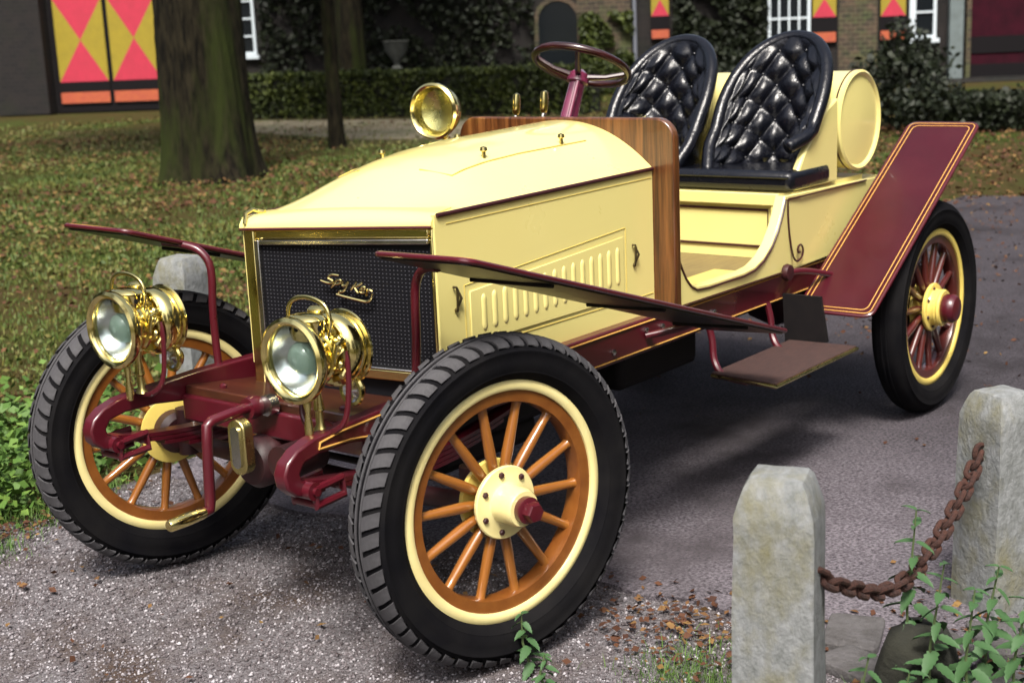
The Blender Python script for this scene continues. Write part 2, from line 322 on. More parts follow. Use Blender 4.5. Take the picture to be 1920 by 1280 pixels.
# double gate
gate = empty('gate', parent=house)
MB().box(.10, 3.12, .03, .06, 0, 4.6).build('gate_frame', M['blackpaint'], gate)
for (u0, u1) in ((.24, 1.56), (1.66, 2.96)):
    m = MB(); m.box(u0, u1, .062, .10, .2, 4.4, mi=2); d = .104
    m.add([(u0, d, .23), (u1 - .02, d, .23), (u1 - .02, d, .50), (u0, d, .50)], [(0, 1, 2, 3)], 3)
    hour(m, u0 + .01, u1 - .01, .76, 2.82, d); hour(m, u0 + .01, u1 - .01, 2.82, 4.38, d)
    m.build('gate_leaf', [M['red'], M['ochre'], M['blackpaint'], M['orange']], gate)
# windows: pane, frame and muntins
def window(u0, u1, z0, z1, nu, nz, parent, sill=True):
    w = MB().box(u0, u1, .01, .03, z0, z1).build('window', M['pane'], parent)
    f = MB()
    for u in (u0, u1): f.box(u - .035, u + .035, .03, .09, z0 - .02, z1)
    f.box(u0 - .034, u1 + .034, .03, .088, z0 - .03, z0 + .04); f.build('window_frame', M['white'], w)
    for i in range(1, nu):
        u = u0 + (u1 - u0) * i / nu; MB().box(u - .02, u + .02, .031, .07, z0 + .04, z1).build('muntin', M['white'], w)
    for i in range(1, nz):
        z = z0 + (z1 - z0) * i / nz; MB().box(u0 + .03, u1 - .03, .031, .068, z - .022, z + .022).build('muntin', M['white'], w)
    if sill: MB().box(u0 - .1, u1 + .1, .0, .16, z0 - .13, z0 - .035).build('window_sill', M['white'], w)
window(18.0, 18.92, 1.0, 3.3, 4, 4, house); window(21.32, 21.80, 1.02, 3.3, 1, 4, house); window(4.2, 5.42, 1.28, 3.4, 3, 5, house)
window(-3.0, -1.52, .9, 4, 3, 5, house)
MB().box(21.22, 21.36, .05, .13, 1.1, 3.3).build('window_post', M['white'], house)
# piers, arch, pipe, door surround
MB().box(13.45, 14.74, .0, .10, 0, 7).build('brick_pier', M['brickpale'], house)
MB().box(19.60, 20.50, .0, .05, 0, 7).build('brick_pier', M['brickpale'], house)
MB().box(-1.45, .05, .0, .45, 0, 7).build('brick_buttress', M['brick'], house)
arch = MB(); pts = [(12.50, .6), (12.50, 1.75)] + [(12.975 - .475 * math.cos(t), 1.75 + .475 * math.sin(t)) for t in np.linspace(0, PI, 11)][1:] + [(13.45, .6)]
arch.prism(pts, lambda a, b, t: (a, t, b), .0, .03); arch.build('arched_niche', M['pane'], house)
ring = MB(); po = [((a - 12.975) * 1.22 + 12.975, b if b < 1.7 else 1.75 + (b - 1.75) * 1.22) for a, b in pts]
for i in range(len(pts) - 1):
    a, b, c, d = pts[i], pts[i + 1], po[i + 1], po[i]
    ring.hexa([(a[0], .0, a[1]), (b[0], .0, b[1]), (c[0], .0, c[1]), (d[0], .0, d[1]), (a[0], .06, a[1]), (b[0], .06, b[1]), (c[0], .06, c[1]), (d[0], .06, d[1])])
ring.build('arch_surround', M['brickpale'], house)
MB().tube([(14.83, .16, 0), (14.83, .16, 7)], .045, 8).build('drainpipe', M['lead'], house)
MB().box(22.10, 22.42, .0, .30, 0, 4).build('door_post', M['greystone'], house, bevel=.02)
MB().box(22.50, 22.60, .0, .22, 0.05, 4).build('door_jamb', M['brickpale'], house)
dr = MB(); dr.box(22.62, 25.5, .0, .06, .05, 3.6, mi=0); dr.box(22.62, 25.5, .06, .09, .60, .98, mi=1); dr.box(22.62, 25.5, .06, .09, .05, .35, mi=1)
dr.build('door', [M['redpanel'], M['blackpaint']], house)
for k in range(2): MB().box(21.6, 26, .0 if k else .35, .35 if k else .75, -.05, .05 - .04 * (1 - k)).build('doorstep', M['brick'], house)

# ------------------------------------------------------------------ plants and trees
def blob_pts(n, c, r, shell=.45):
    d = RNG.normal(0, 1, (n, 3)); d /= np.linalg.norm(d, axis=1)[:, None]
    rad = RNG.uniform(shell, 1, n) ** .6; lump = 1 + .22 * np.sin(d[:, 0] * 6 + c[0]) * np.sin(d[:, 1] * 5 + 1) + .15 * np.sin(d[:, 2] * 7 + c[1])
    return np.array(c) + d * (rad * lump)[:, None] * np.array(r)
def wall_pts(n, u0, u1, z0, z1, d0, d1):
    u = RNG.uniform(u0, u1, n); z = RNG.uniform(z0, z1, n); d = RNG.uniform(d0, d1, n)
    keep = vnoise(u * 1.5, z * 1.5, 1.0) > -.55; u, z, d = u[keep], z[keep], d[keep]
    return np.array(A0)[None] + u[:, None] * np.array(E_) + d[:, None] * np.array(N_) + z[:, None] * np.array([0, 0, 1])
def leafy(name, P, size, m, label, cat, **k):
    V, F = leaf_quads(P, size, **k); o = raw(name, V, F, m, None); return tag(o, label, cat)
leafy('ivy', wall_pts(7000, 15.75, 17.95, 0, 4.2, .05, .35), .14, M['ivy'], 'dark ivy climbing the house wall between shutter and white window', 'ivy')
leafy('ivy', wall_pts(3200, 13.5, 14.8, 0, 1.9, .12, .32), .12, M['hedge'], 'pale green ivy on the brick pier beside the arched niche', 'ivy')
leafy('ivy', wall_pts(9000, 5.6, 12.4, .2, 5.0, .03, .4), .15, M['ivy'], 'broad dark ivy over the wall between left window and arch', 'ivy')
# hedge in front of the house
ha, hb = np.array([-17.2, -22.2]), np.array([-19.6, -12.6]); hd = hb - ha; hl = np.linalg.norm(hd); hd = hd / hl; hn = np.array([-hd[1], hd[0]]);
if hn @ np.array([1, 1]) < 0: hn = -hn
n = 15000; t = RNG.uniform(0, hl, n); w = RNG.uniform(-.75, .05, n); z = RNG.uniform(.02, .86, n) ; z = z + .05 * np.sin(t * 3.1) * (z > .6) + .04 * np.sin(t * 7.7) * (z > .6)
edge_ = RNG.random(n) < .75; z[edge_ & (RNG.random(n) < .55)] = .84; z += RNG.normal(0, .03, n); w[edge_ & (z < .75)] = .0
P = np.stack([ha[0] + hd[0] * t + hn[0] * w, ha[1] + hd[1] * t + hn[1] * w, np.abs(z)], 1)
leafy('hedge', P, .10, M['hedge'], 'low clipped hedge with mossy lit top in front of the house', 'hedge', up=1.0)
la_, lb_ = np.array([-16.75, -4.75]), np.array([-19.3, -1.3]); ld = (lb_ - la_) / np.linalg.norm(lb_ - la_); ln_ = np.array([.788, .614])
n = 6000; t = RNG.uniform(0, np.linalg.norm(lb_ - la_), n); w = RNG.uniform(-.55, .55, n); z = RNG.uniform(0, .44, n); k_ = RNG.random(n); w = np.where(k_ < .5, .55 + RNG.normal(0, .05, n), w); z = np.where(k_ >= .5, .42 + RNG.normal(0, .05, n), z)
lh = leafy('hedge', np.stack([la_[0] + ld[0] * t + ln_[0] * w, la_[1] + ld[1] * t + ln_[1] * w, np.abs(z)], 1), .09, M['ivy'], 'low dark hedge below the grey door post at the far right', 'hedge')
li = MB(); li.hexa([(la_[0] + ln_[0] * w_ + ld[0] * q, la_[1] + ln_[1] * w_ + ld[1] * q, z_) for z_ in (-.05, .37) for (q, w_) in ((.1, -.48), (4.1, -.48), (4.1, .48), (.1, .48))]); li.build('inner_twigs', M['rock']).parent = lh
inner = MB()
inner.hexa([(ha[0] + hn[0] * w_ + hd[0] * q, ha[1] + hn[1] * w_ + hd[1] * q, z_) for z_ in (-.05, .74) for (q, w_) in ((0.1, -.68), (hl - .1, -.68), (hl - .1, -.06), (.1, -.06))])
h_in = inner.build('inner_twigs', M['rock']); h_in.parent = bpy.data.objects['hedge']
def trunk(mb, base, top, r0, r1, flare=1.35, seed=0, n=22, rows=22):
    rr = random.Random(seed); B = Vector(base); T = Vector(top); grid = []; h_ = (T - B).length
    ph = [rr.uniform(0, 6.28) for _ in range(4)]
    for i in range(rows):
        t = i / (rows - 1); c = B.lerp(T, t); r = r0 + (r1 - r0) * t; fl = 1 + (flare - 1) * math.exp(-t * h_ * 2.6)
        grid.append([c + Vector((math.cos(a), math.sin(a), 0)) * r * (1 + (fl - 1) * (1 + .55 * math.sin(5 * a + ph[0]))
                     + .035 * math.sin(7 * a + ph[1] + t * 3) + .04 * math.sin(3 * a + ph[2] - t * 5) + .022 * abs(math.sin(11.5 * a + ph[3] + 2.2 * math.sin(t * 14 + a * 2))) + .012 * math.sin(29 * a + t * 31) + rr.uniform(-.008, .008)) for a in np.linspace(0, 2 * PI, n, endpoint=False)])
    mb.grid(grid, closed=True)
def tree(loc, h, r0, r1, crown_c, crown_r, nl, ls, label, lean=(0, 0), group=None, seed=1, flare=1.35):
    t = empty('tree', loc); tag(t, label, 'tree', group)
    m = MB(); trunk(m, (0, 0, -.1), (lean[0], lean[1], h), r0, r1, flare, seed, 110, 90)
    for k in range(6):
        a = k * 1.05 + seed; s = Vector((lean[0] * .9, lean[1] * .9, h * (.62 + .06 * k))); e = Vector((math.cos(a) * crown_r[0] * .7, math.sin(a) * crown_r[1] * .7, crown_c[2] + (k % 3 - .5) * crown_r[2] * .4))
        m.tube([s, s.lerp(e, .5) + Vector((0, 0, .3)), e], [r1 * .6, r1 * .4, r1 * .15], 7)
    m.build('trunk', M['bark'], t)
    P = np.concatenate([blob_pts(nl // 5, (crown_c[0] + RNG.normal(0, crown_r[0] * .45), crown_c[1] + RNG.normal(0, crown_r[1] * .45), crown_c[2] + RNG.normal(0, crown_r[2] * .3)), tuple(c * .6 for c in crown_r), .2) for _ in range(5)])
    V, F = leaf_quads(P, ls); o = raw('crown', V, F, M['crown'], None); o.parent = t
    return t
tree((-8.75, -10.9, -.02), 8.5, .53, .42, (-2.5, -2.5, 9), (4, 4, 2.5), 9000, .34, 'thick mossy tree trunk on the lawn right of the painted gate', seed=3, flare=1.30)
tree((-12.54, -12.45, -.02), 6, .105, .085, (-2, -2, 8.2), (2.2, 2.2, 1.6), 4000, .30, 'slender dark young tree standing in front of the hedge', seed=5)
tree((-20.6, -19.9, -.02), 7, .32, .26, (0, 0, 7.6), (4, 4, 2.2), 9000, .34, 'brownish tree trunk rising behind the hedge', seed=8)
wc = [(9.5, -9, 4.5), (16, -3, 5.5), (18, 14, 5), (6, 17, 5), (-3, 13, 4.8), (-12, 11, 5), (2, -15, 5), (-19, 5, 5)]  # trees out of view, added to cut low sky light and deepen shadows
V = []; F = []; k0 = 0
for (x, y, z) in wc:
    v, f = leaf_quads(blob_pts(3800, (x, y, z), (4.6, 4.6, 4.6), .3), .55); V.append(v); F.append(f + k0); k0 += len(v)
tag(raw('unseen_trees', np.concatenate(V), np.concatenate(F), M['crown']), 'leafy trees out of view round the lane, added to cut low sky light', 'unseen_trees')
def bush(loc, r, n, ls, m, label, cat='shrub'):
    t = empty('shrub', loc); tag(t, label, cat)
    mb = MB()
    for k in range(7):
        a = k * .9; mb.tube([(0, 0, -.02), (math.cos(a) * r[0] * .3, math.sin(a) * r[1] * .3, r[2] * .7), (math.cos(a) * r[0] * .7, math.sin(a) * r[1] * .7, r[2] * 1.4)], [.02, .014, .006], 5)
    mb.build('stem', M['bark'], t)
    P = blob_pts(n, (0, 0, r[2] * .95), r, .3); V, F = leaf_quads(P, ls); o = raw('foliage', V, F, m, None); o.parent = t
bush((-17.0, -5.3, 0), (.62, .62, .75), 2600, .10, M['ivy'], 'dark rounded shrub between the shutters and the door post')
bush((-16.1, -4.55, 0), (.55, .5, .42), 1400, .09, M['ivy'], 'small low dark shrub below the grey door post')
bush((-19.2, -9.2, 0), (.8, .8, .55), 2200, .10, M['ivy'], 'wide dark shrub below the ivy wall behind the driver seat')
# stone urn on pedestal behind the hedge
u = empty('stone_urn', (-20.4, -18.35, 0)); tag(u, 'weathered stone urn on a pedestal just behind the hedge', 'urn')
MB().box(-.22, .22, -.22, .22, 0, .85).build('pedestal', M['urn'], u, bevel=.02)
MB().lathe([(.10, .85), (.13, .88), (.06, .95), (.09, 1.05), (.24, 1.25), (.27, 1.42), (.30, 1.46), (.26, 1.47), (.05, 1.35)], n=20).build('bowl', M['urn'], u)

# grass, leaf litter, weeds (uncountable)
def blades(n, region, hmin, hmax, w, m, name, label):
    P = []
    while sum(len(p) for p in P) < n:
        p = region(n); P.append(p)
    P = np.concatenate(P)[:n]; a = RNG.uniform(0, 2 * PI, n); h = RNG.uniform(hmin, hmax, n) * np.clip(P[:, 2], .3, 3); P[:, 2] = -.035
    l = RNG.uniform(.2, .9, n) * h; s = np.stack([np.cos(a), np.sin(a), 0 * a], 1); f = np.stack([-np.sin(a), np.cos(a), 0 * a], 1)
    W_ = (w * RNG.uniform(.7, 1.4, n))[:, None] * np.clip(np.linalg.norm(P[:, :2] - np.array([2.75, 2.94]), axis=1) / 6, .6, 2.5)[:, None]
    Z = np.array([0, 0, 1.])
    v0 = P - s * W_; v1 = P + s * W_; v2 = P + s * W_ * .7 + f * (l * .35)[:, None] + Z * (h * .65)[:, None]; v3 = P - s * W_ * .7 + f * (l * .35)[:, None] + Z * (h * .65)[:, None]; v4 = P + f * l[:, None] + Z * h[:, None]
    V = np.stack([v0, v1, v2, v3, v4], 1).reshape(-1, 3); i = np.arange(n)[:, None] * 5
    F = np.concatenate([i + np.array([[0, 1, 2]]), i + np.array([[0, 2, 3]]), i + np.array([[3, 2, 4]])]); return tag(raw(name, V, F, m), label, 'grass')
def lawn(n):
    # polar sampling about the lawn so that near parts are denser
    r = 3.5 + 22 * RNG.random(n) ** 1.3; a = RNG.uniform(R_(196), R_(245), n)
    x = 2.75 + r * np.cos(a); y = 2.94 + r * np.sin(a); d = vnoise(x * .7, y * .7)
    ok = (y < -1.5 - .12 * np.sin(x * 3)) & (RNG.random(n) < np.clip(.55 + .5 * d, .12, 1)) & (x > -19) ; ok &= ~((y > -3.2) & (x < -6)); ok &= ~((x < -13.2) & (y > -21) & (RNG.random(n) < .8))
    return np.stack([x, y, .7 + .35 * d + .06 * r * 0], 1)[ok]
blades(75000, lawn, .025, .06, .0022, M['grass'], 'grass', 'rough autumn grass over the lawn beyond the car')
def farlawn(n):
    r = RNG.uniform(21.5, 30, n); a = RNG.uniform(R_(205), R_(243), n); x = 2.75 + r * np.cos(a); y = 2.94 + r * np.sin(a)
    d = vnoise(x * .5, y * .5); ok = RNG.random(n) < np.clip(.5 + .6 * d, .1, 1); ok &= (a < R_(236))
    return np.stack([x, y, .8 + .3 * d], 1)[ok]
blades(14000, farlawn, .03, .075, .0022, M['drygrass'], 'dry_grass', 'pale dry grass on the far lawn before the hedge')
def neargrass(n):
    c = np.array([[-.2, 1.15], [-.12, 1.35], [-.05, 1.5], [.35, -1.35], [.0, -1.5], [-.25, -1.62], [-.35, 1.75], [-.9, 1.95]]); k = RNG.integers(0, len(c), n)
    p = c[k] + RNG.normal(0, .085, (n, 2)); return np.stack([p[:, 0], p[:, 1], RNG.uniform(.5, 1.1, n)], 1)
blades(11000, neargrass, .03, .075, .0022, M['weed'], 'grass_tuft', 'short green grass tufts along the gravel edge')
def mosstuft(n):
    c = np.stack([RNG.uniform(.35, 1.2, 26), RNG.uniform(-.9, 1.2, 26)], 1); k = RNG.integers(0, 26, n)
    p = c[k] + RNG.normal(0, .022, (n, 2)); return np.stack([p[:, 0], p[:, 1], RNG.uniform(.3, .7, n)], 1)
blades(1800, mosstuft, .03, .045, .0018, M['grass'], 'gravel_weed', 'tiny weed tufts growing through the gravel')
n = 120000; r = 3.4 + 30 * RNG.random(n) ** 1.15; a = RNG.uniform(R_(196), R_(240), n); x = 2.75 + r * np.cos(a); y = 2.94 + r * np.sin(a)
ok = (y < -1.5) & (RNG.random(n) < np.clip(.34 + .55 * vnoise(x * .8 + 1, y * .8), .05, .9)) & ~((y > -4.2) & (x < -6)) & ~((y > -9) & (x < -14)) & ~((x < -13.2) & (y > -21.5) & (y < -9) & (RNG.random(n) < .8)); x, y, r = x[ok], y[ok], r[ok]
V, F = leaf_quads(np.stack([x, y, np.abs(RNG.normal(0, .022, len(x)))], 1), .022 + .0016 * r, tilt=.8, up=.8, aspect=.5)
tag(raw('ground_cover', V, F, M['cover']), 'low mottled green and brown ground cover over the lawn', 'ground cover')
n = 48000; r = 3.4 + 24 * RNG.random(n) ** 1.25; a = RNG.uniform(R_(190), R_(246), n); x = 2.75 + r * np.cos(a); y = 2.94 + r * np.sin(a)
dens = np.clip(.30 + .75 * vnoise(x * .55 + 3, y * .55) + .8 * np.exp(-((x + 8.2) ** 2 + (y + 9.6) ** 2) / 6), .03, 1)
ok = ((y < -1.45) & (RNG.random(n) < dens)) | ((x < -8.0) & (y > -6) & (RNG.random(n) < .9)); ok &= ~((x < -13.2) & (y > -21.5) & (y < -9) & (RNG.random(n) < .7)); x, y, r = x[ok], y[ok], r[ok]
V, F = leaf_quads(np.stack([x, y, -.01 + RNG.uniform(0, .05, len(x)) * (y < -1.5)], 1), .030 + .0014 * r, tilt=.55, up=1.5); 
tag(raw('leaf_litter', V, F, M['litter']), 'brown and yellow fallen leaves scattered on the lawn and lane', 'leaf litter')
# leaves and bits on gravel and tarmac
pts = [np.stack([RNG.normal(-.42, .14, 420), RNG.normal(1.05, .22, 420)], 1), np.stack([RNG.uniform(-.5, 1.3, 160), RNG.uniform(-1.4, 1.3, 160)], 1), np.stack([RNG.normal(-4.2, .25, 260), RNG.uniform(-1.5, 1.6, 260)], 1),
       np.stack([RNG.uniform(-9, -2, 260), RNG.uniform(-1.6, 1.8, 260)], 1), np.stack([RNG.uniform(-10, -4.5, 1500) , RNG.normal(-.9, .8, 1500)], 1), np.stack([RNG.normal(.15, .25, 260), RNG.normal(-1.42, .08, 260)], 1), np.stack([RNG.normal(-.75, .2, 200), RNG.normal(1.7, .15, 200)], 1)]
p = np.concatenate(pts); V, F = leaf_quads(np.column_stack([p, np.full(len(p), .008)]), .026, tilt=.35, up=2)
tag(raw('fallen_leaf_bits', V, F, M['litter']), 'small reddish leaf scraps lying along the tarmac edge', 'leaf litter')
# bright weeds by the far front wheel
def weedbed(cs, n, name, label, hz, size):
    P = []
    for (cx, cy, rr) in cs:
        q = RNG.normal(0, rr, (n, 2)); P.append(np.stack([cx + q[:, 0], cy + q[:, 1], np.abs(RNG.normal(0, hz, n))], 1))
    V, F = leaf_quads(np.concatenate(P), size, tilt=.6, up=1.2, aspect=.75); return tag(raw(name, V, F, M['weed']), label, 'weeds')
weedbed([(-.42, -2.25, .16), (-.15, -1.95, .16), (-.75, -2.55, .16), (.05, -1.7, .10), (-.6, -1.9, .2), (-.95, -2.0, .2)], 420, 'weed_patch', 'bright green broad-leaved weeds left of the far front wheel', .10, .045)

# ================================================================== THE CAR
car = empty('vintage_car'); tag(car, 'cream yellow and maroon vintage open two-seater car with wooden spoked wheels', 'car')
# ---- wheels
def ringprof(c, hw): return c
def make_wheel(front):
    w = empty('wheel', parent=car)
    mt = MB()
    prof = [(.326, .030), (.340, .050), (.350, .0558), (.353, .0590), (.357, .0590), (.360, .0605), (.385, .064), (.404, .0622), (.407, .0640), (.411, .0640), (.413, .0602), (.428, .053), (.438, .043), (.4435, .030), (.445, .0)]
    prof = prof + [(r, -h) for r, h in prof[-2::-1]]
    mt.lathe(prof, ax=(0, 1, 0), n=112, caps=False); ty = mt.build('tyre', M['rubber'], w)
    # moulded ribs on the shoulder and centre
    mr = MB()
    for y, r in ((.010, .4455), (-.010, .4455)): mr.tube([(r * math.cos(t), y, r * math.sin(t)) for t in np.linspace(0, 2 * PI, 112, endpoint=False)], .0042, 5, True)
    mr.build('tread_rib', M['tread'] if front else M['rubber'], w)
    nb = 54; bl = None
    for k in range(nb):
        for sg in ((1, -1) if front else ()):
            t = 2 * PI * (k + (.5 if sg < 0 else 0)) / nb
            if bl is None:
                m = MB(); rows = []
                pf = [(.4455, .019), (.4445, .029), (.4400, .0415), (.4310, .0520), (.4210, .0570)]
                for s_ in (-.5, .5):
                    for out in (0, 1):
                        rows.append([((r + out * .0050) * math.cos(s_ * .082 + (h - .02) * 1.3), h + out * .004 * (h > .04), (r + out * .0050) * math.sin(s_ * .082 + (h - .02) * 1.3)) for r, h in pf])
                m.grid([rows[0], rows[1], rows[3], rows[2]], False)
                o = len(m.v) - 20
                m.f += [(o, o + 5, o + 15, o + 10), (o + 4, o + 9, o + 19, o + 14)]; m.mi += [0, 0]
                bl = m.build('tread_block', M['tread'] if front else M['rubber'], w); blo = bl; blo.rotation_euler = (0, 0, 0)
                # block is modelled at angle 0 about the axle
            else:
                mx = Matrix.Rotation(-t, 4, 'Y')
                if sg < 0: mx = mx @ Matrix.Scale(-1, 4, (0, 1, 0))
                inst(bl, w, mx)
    rm = MB()
    pr = [(.302, .026), (.303, .036), (.309, .0405), (.319, .0405), (.329, .0375), (.335, .033), (.336, .026)]
    rm.lathe(pr + [(r, -h) for r, h in pr[::-1]], ax=(0, 1, 0), n=96, closed=True); rm.build('rim', M['hubcream'] if front else M['ringyellow'], w)
    fe = MB(); pf = [(.268, .018), (.271, .027), (.300, .030), (.303, .030)]; fe.lathe(pf + [(r, -h) for r, h in pf[::-1]], ax=(0, 1, 0), n=96, closed=True)
    fe.build('felloe', M['felloe'] if front else M['rspoke'], w)
    sp = None; ns = 14
    for k in range(ns):
        t = 2 * PI * (k + .35) / ns
        if sp is None:
            m = MB(); rows = []
            for (z, rx, ry) in ((.072, .010, .016), (.095, .0135, .017), (.13, .0150, .017), (.18, .0140, .0155), (.24, .0125, .0135), (.262, .0125, .0135), (.268, .015, .016), (.272, .015, .016)):
                rows.append([(rx * math.cos(q), ry * math.sin(q), z) for q in np.linspace(0, 2 * PI, 12, endpoint=False)])
            m.grid(rows, True); sp = m.build('spoke', M['spoke'] if front else M['rspoke'], w); sp.rotation_euler = (0, t, 0)
        else: inst(sp, w, Matrix.Rotation(t, 4, 'Y'))
    hub = MB()
    if front: hub.lathe([(.0, .020), (.098, .020), (.1, .024), (.1, .031), (.097, .034), (.060, .035), (.056, .038), (.053, .05), (.052, .10), (.047, .108), (.0, .108)], ax=(0, 1, 0), n=48)
    else: hub.lathe([(.0, .020), (.100, .020), (.102, .024), (.102, .031), (.099, .034), (.080, .036), (.076, .045), (.078, .06), (.074, .064), (.078, .072), (.072, .08), (.0, .08)], ax=(0, 1, 0), n=48)
    MB().lathe([(.0, -.020), (.106, -.020), (.108, -.024), (.108, -.032), (.098, -.034), (.0, -.034)], ax=(0, 1, 0), n=40).build('hub_flange', M['ringyellow'], w); MB().lathe([(.068, -.034), (.068, -.075), (.05, -.09), (.0, -.09)], ax=(0, 1, 0), n=30, caps=False).build('brake_hub', M['maroondark'], w)
    hub.build('hub', M['hubcream'] if front else M['ringyellow'], w)
    hc = MB()
    if front:
        hc.lathe([(.034, .106), (.036, .110), (.036, .128), (.028, .132)], ax=(0, 1, 0), n=28); hc.lathe([(.028, .13), (.029, .150), (.024, .158), (.0, .160)], ax=(0, 1, 0), n=6)
    else: hc.lathe([(.056, .078), (.060, .084), (.060, .118), (.050, .132), (.025, .138), (.0, .139)], ax=(0, 1, 0), n=36)
    hc.build('hub_cap', M['maroon'], w)
    b0 = None
    for k in range(7):
        t = 2 * PI * (k + .2) / 7
        if b0 is None:
            b0 = MB().lathe([(.0085, .030), (.0085, .040), (.006, .042), (.0, .042)], org=(0, 0, .080), ax=(0, 1, 0), n=6).build('bolt', M['maroondark'], w); b0.rotation_euler = (0, t, 0)
        else: inst(b0, w, Matrix.Rotation(t, 4, 'Y'))
    if not front:
        MB().lathe([(.0, -.05), (.17, -.05), (.175, -.055), (.175, -.11), (.16, -.115), (.0, -.115)], ax=(0, 1, 0), n=40).build('brake_drum', M['maroondark'], w)
    return w
STEER = .2163
TRK = .6865
wf = make_wheel(True); wf.location = (0, TRK, .45); wf.rotation_euler = (0, 0, -STEER)
wf2 = copy_tree(wf, car); wf2.location = (0, -TRK, .45); wf2.rotation_euler = (0, 0, PI - .2524)
wr = make_wheel(False); wr.location = (-2.887, TRK + .02, .45)
wr2 = copy_tree(wr, car); wr2.location = (-2.887, -TRK - .02, .45); wr2.rotation_euler = (0, 0, PI)

# ---- chassis
def P_(name, mb, m, parent=car, bevel=0, **k): return mb.build(name, M[m] if isinstance(m, str) else m, parent, bevel, **k)
def mirror(p): return [(x, -y, z) for x, y, z in p]
for sg in (1, -1):
    fr = MB(); ry0, ry1 = sg * .375, sg * .42
    out = [(-3.15, .60), (-3.15, .70), (-1.3, .70), (.10, .70), (.20, .695), (.30, .690), (.40, .682), (.455, .665), (.490, .640), (.505, .610), (.498, .575), (.470, .548), (.432, .536), (.405, .545), (.402, .566), (.420, .575),
           (.447, .585), (.452, .605), (.435, .628), (.38, .638), (.27, .636), (.12, .615), (-.05, .590), (-.5, .582), (-1.3, .582)]
    fr.prism(out, lambda a, b, t: (a, t, b), ry0, ry1); ra = P_('frame_rail', fr, 'maroon', bevel=.006)
    yy = sg * .4225
    st = MB(); st.tube([(-3.1, yy, .688), (-1.3, yy, .688), (.1, yy, .688), (.3, yy, .679), (.38, yy, .668), (.385, yy, .652), (.27, yy, .649), (.12, yy, .628), (-.05, yy, .603), (-.5, yy, .596), (-3.1, yy, .596)], .003, 5)
    st.build('pinstripe', M['gold'], ra)
    for (x, z) in ((-1.15, .66), (-1.25, .655), (-.95, .625), (-1.6, .64)):
        MB().lathe([(.010, 0), (.010, .008), (.004, .012)], org=(x, yy - sg * .002, z), ax=(0, sg, 0), n=8).build('rivet', M['steel'], ra)
    eye = MB(); eye.tube([(.43, sg * .355, .556), (.43, sg * .445, .556)], .024, 14); eye.tube([(.43, sg * .345, .556), (.43, sg * .455, .556)], .011, 10); P_('spring_eye', eye, 'maroon')
    sp = empty('leaf_spring', parent=car)
    for k in range(4):
        l = 1 - .2 * k; pts = []
        for q in np.linspace(-1, 1, 13):
            x = -.01 + .44 * q * l; z = .525 - .014 * k + .05 * (q * l) ** 2
            pts.append((x, z))
        m = MB(); m.prism([(a, b + .006) for a, b in pts] + [(a, b - .006) for a, b in pts[::-1]], lambda a, b, t: (a, t, b), sg * .375, sg * .425); m.build('spring_leaf', M['maroon'], sp)
    # shackle: small square link behind the horn
    sh = MB()
    for yy2 in (sg * .36, sg * .44):
        sh.tube([(.425, yy2, .560), (.330, yy2, .566), (.325, yy2, .520), (.425, yy2, .515), (.425, yy2, .560)], .011, 8)
    sh.tube([(.328, sg * .36, .545), (.328, sg * .44, .545)], .014, 10); sh.tube([(.42, sg * .36, .518), (.42, sg * .44, .518)], .012, 10); P_('shackle', sh, 'maroon')
    # rear spring
    sp = empty('leaf_spring', parent=car)
    for k in range(4):
        l = 1 - .2 * k; pts = [(-2.887 + .55 * q * l, .50 - .014 * k + .07 * (q * l) ** 2) for q in np.linspace(-1, 1, 13)]
        m = MB(); m.prism([(a, b + .006) for a, b in pts] + [(a, b - .006) for a, b in pts[::-1]], lambda a, b, t: (a, t, b), sg * .44, sg * .49); m.build('spring_leaf', M['maroondark'], sp)
for (x0, x1, z0, z1) in ((.135, .18, .565, .645), (-.6, -.55, .585, .68), (-2.4, -2.35, .585, .68), (-3.1, -3.05, .6, .69)):
    cm = MB(); cm.box(x0, x1, -.374, .374, z0, z1); P_('cross_member', cm, 'maroon', bevel=.008)
fx = MB(); fx.tube([(0, -.60, .45), (0, -.52, .42), (0, -.40, .415), (0, .40, .415), (0, .52, .42), (0, .60, .45)], .028, 12); P_('front_axle', fx, 'maroondark')
for sg in (1, -1):
    kn = MB(); kn.tube([(0, sg * .595, .38), (0, sg * .595, .53)], .032, 14); kn.tube([(0, sg * .60, .45), (sg * .0, sg * .65, .45)], .026, 12); kn.tube([(0, sg * .595, .40), (-.18, sg * .56, .40)], .014, 8); P_('steering_knuckle', kn, 'maroondark')
tr = MB(); tr.tube([(-.17, -.56, .40), (-.17, .56, .40)], .012, 8); P_('tie_rod', tr, 'black')
rx = MB(); rx.tube([(-2.887, -.62, .45), (-2.887, .62, .45)], .04, 14); rx.lathe([(.05, -.14), (.12, -.10), (.15, 0), (.12, .10), (.05, .14)], org=(-2.887, 0, .45), ax=(0, 1, 0), n=24); P_('rear_axle', rx, 'maroondark')
en = MB(); en.box(-1.15, -.25, -.20, .20, .40, .70); en.box(-.9, -.4, -.14, .14, .30, .40); en.tube([(-1.15, 0, .5), (-2.7, 0, .46)], .05, 12); en.box(-1.9, -1.35, -.18, .18, .36, .60); P_('engine_sump', en, 'black', bevel=.03)
pan = MB(); pan.box(-2.3, -.2, -.37, .37, .565, .58); P_('undertray', pan, 'black')
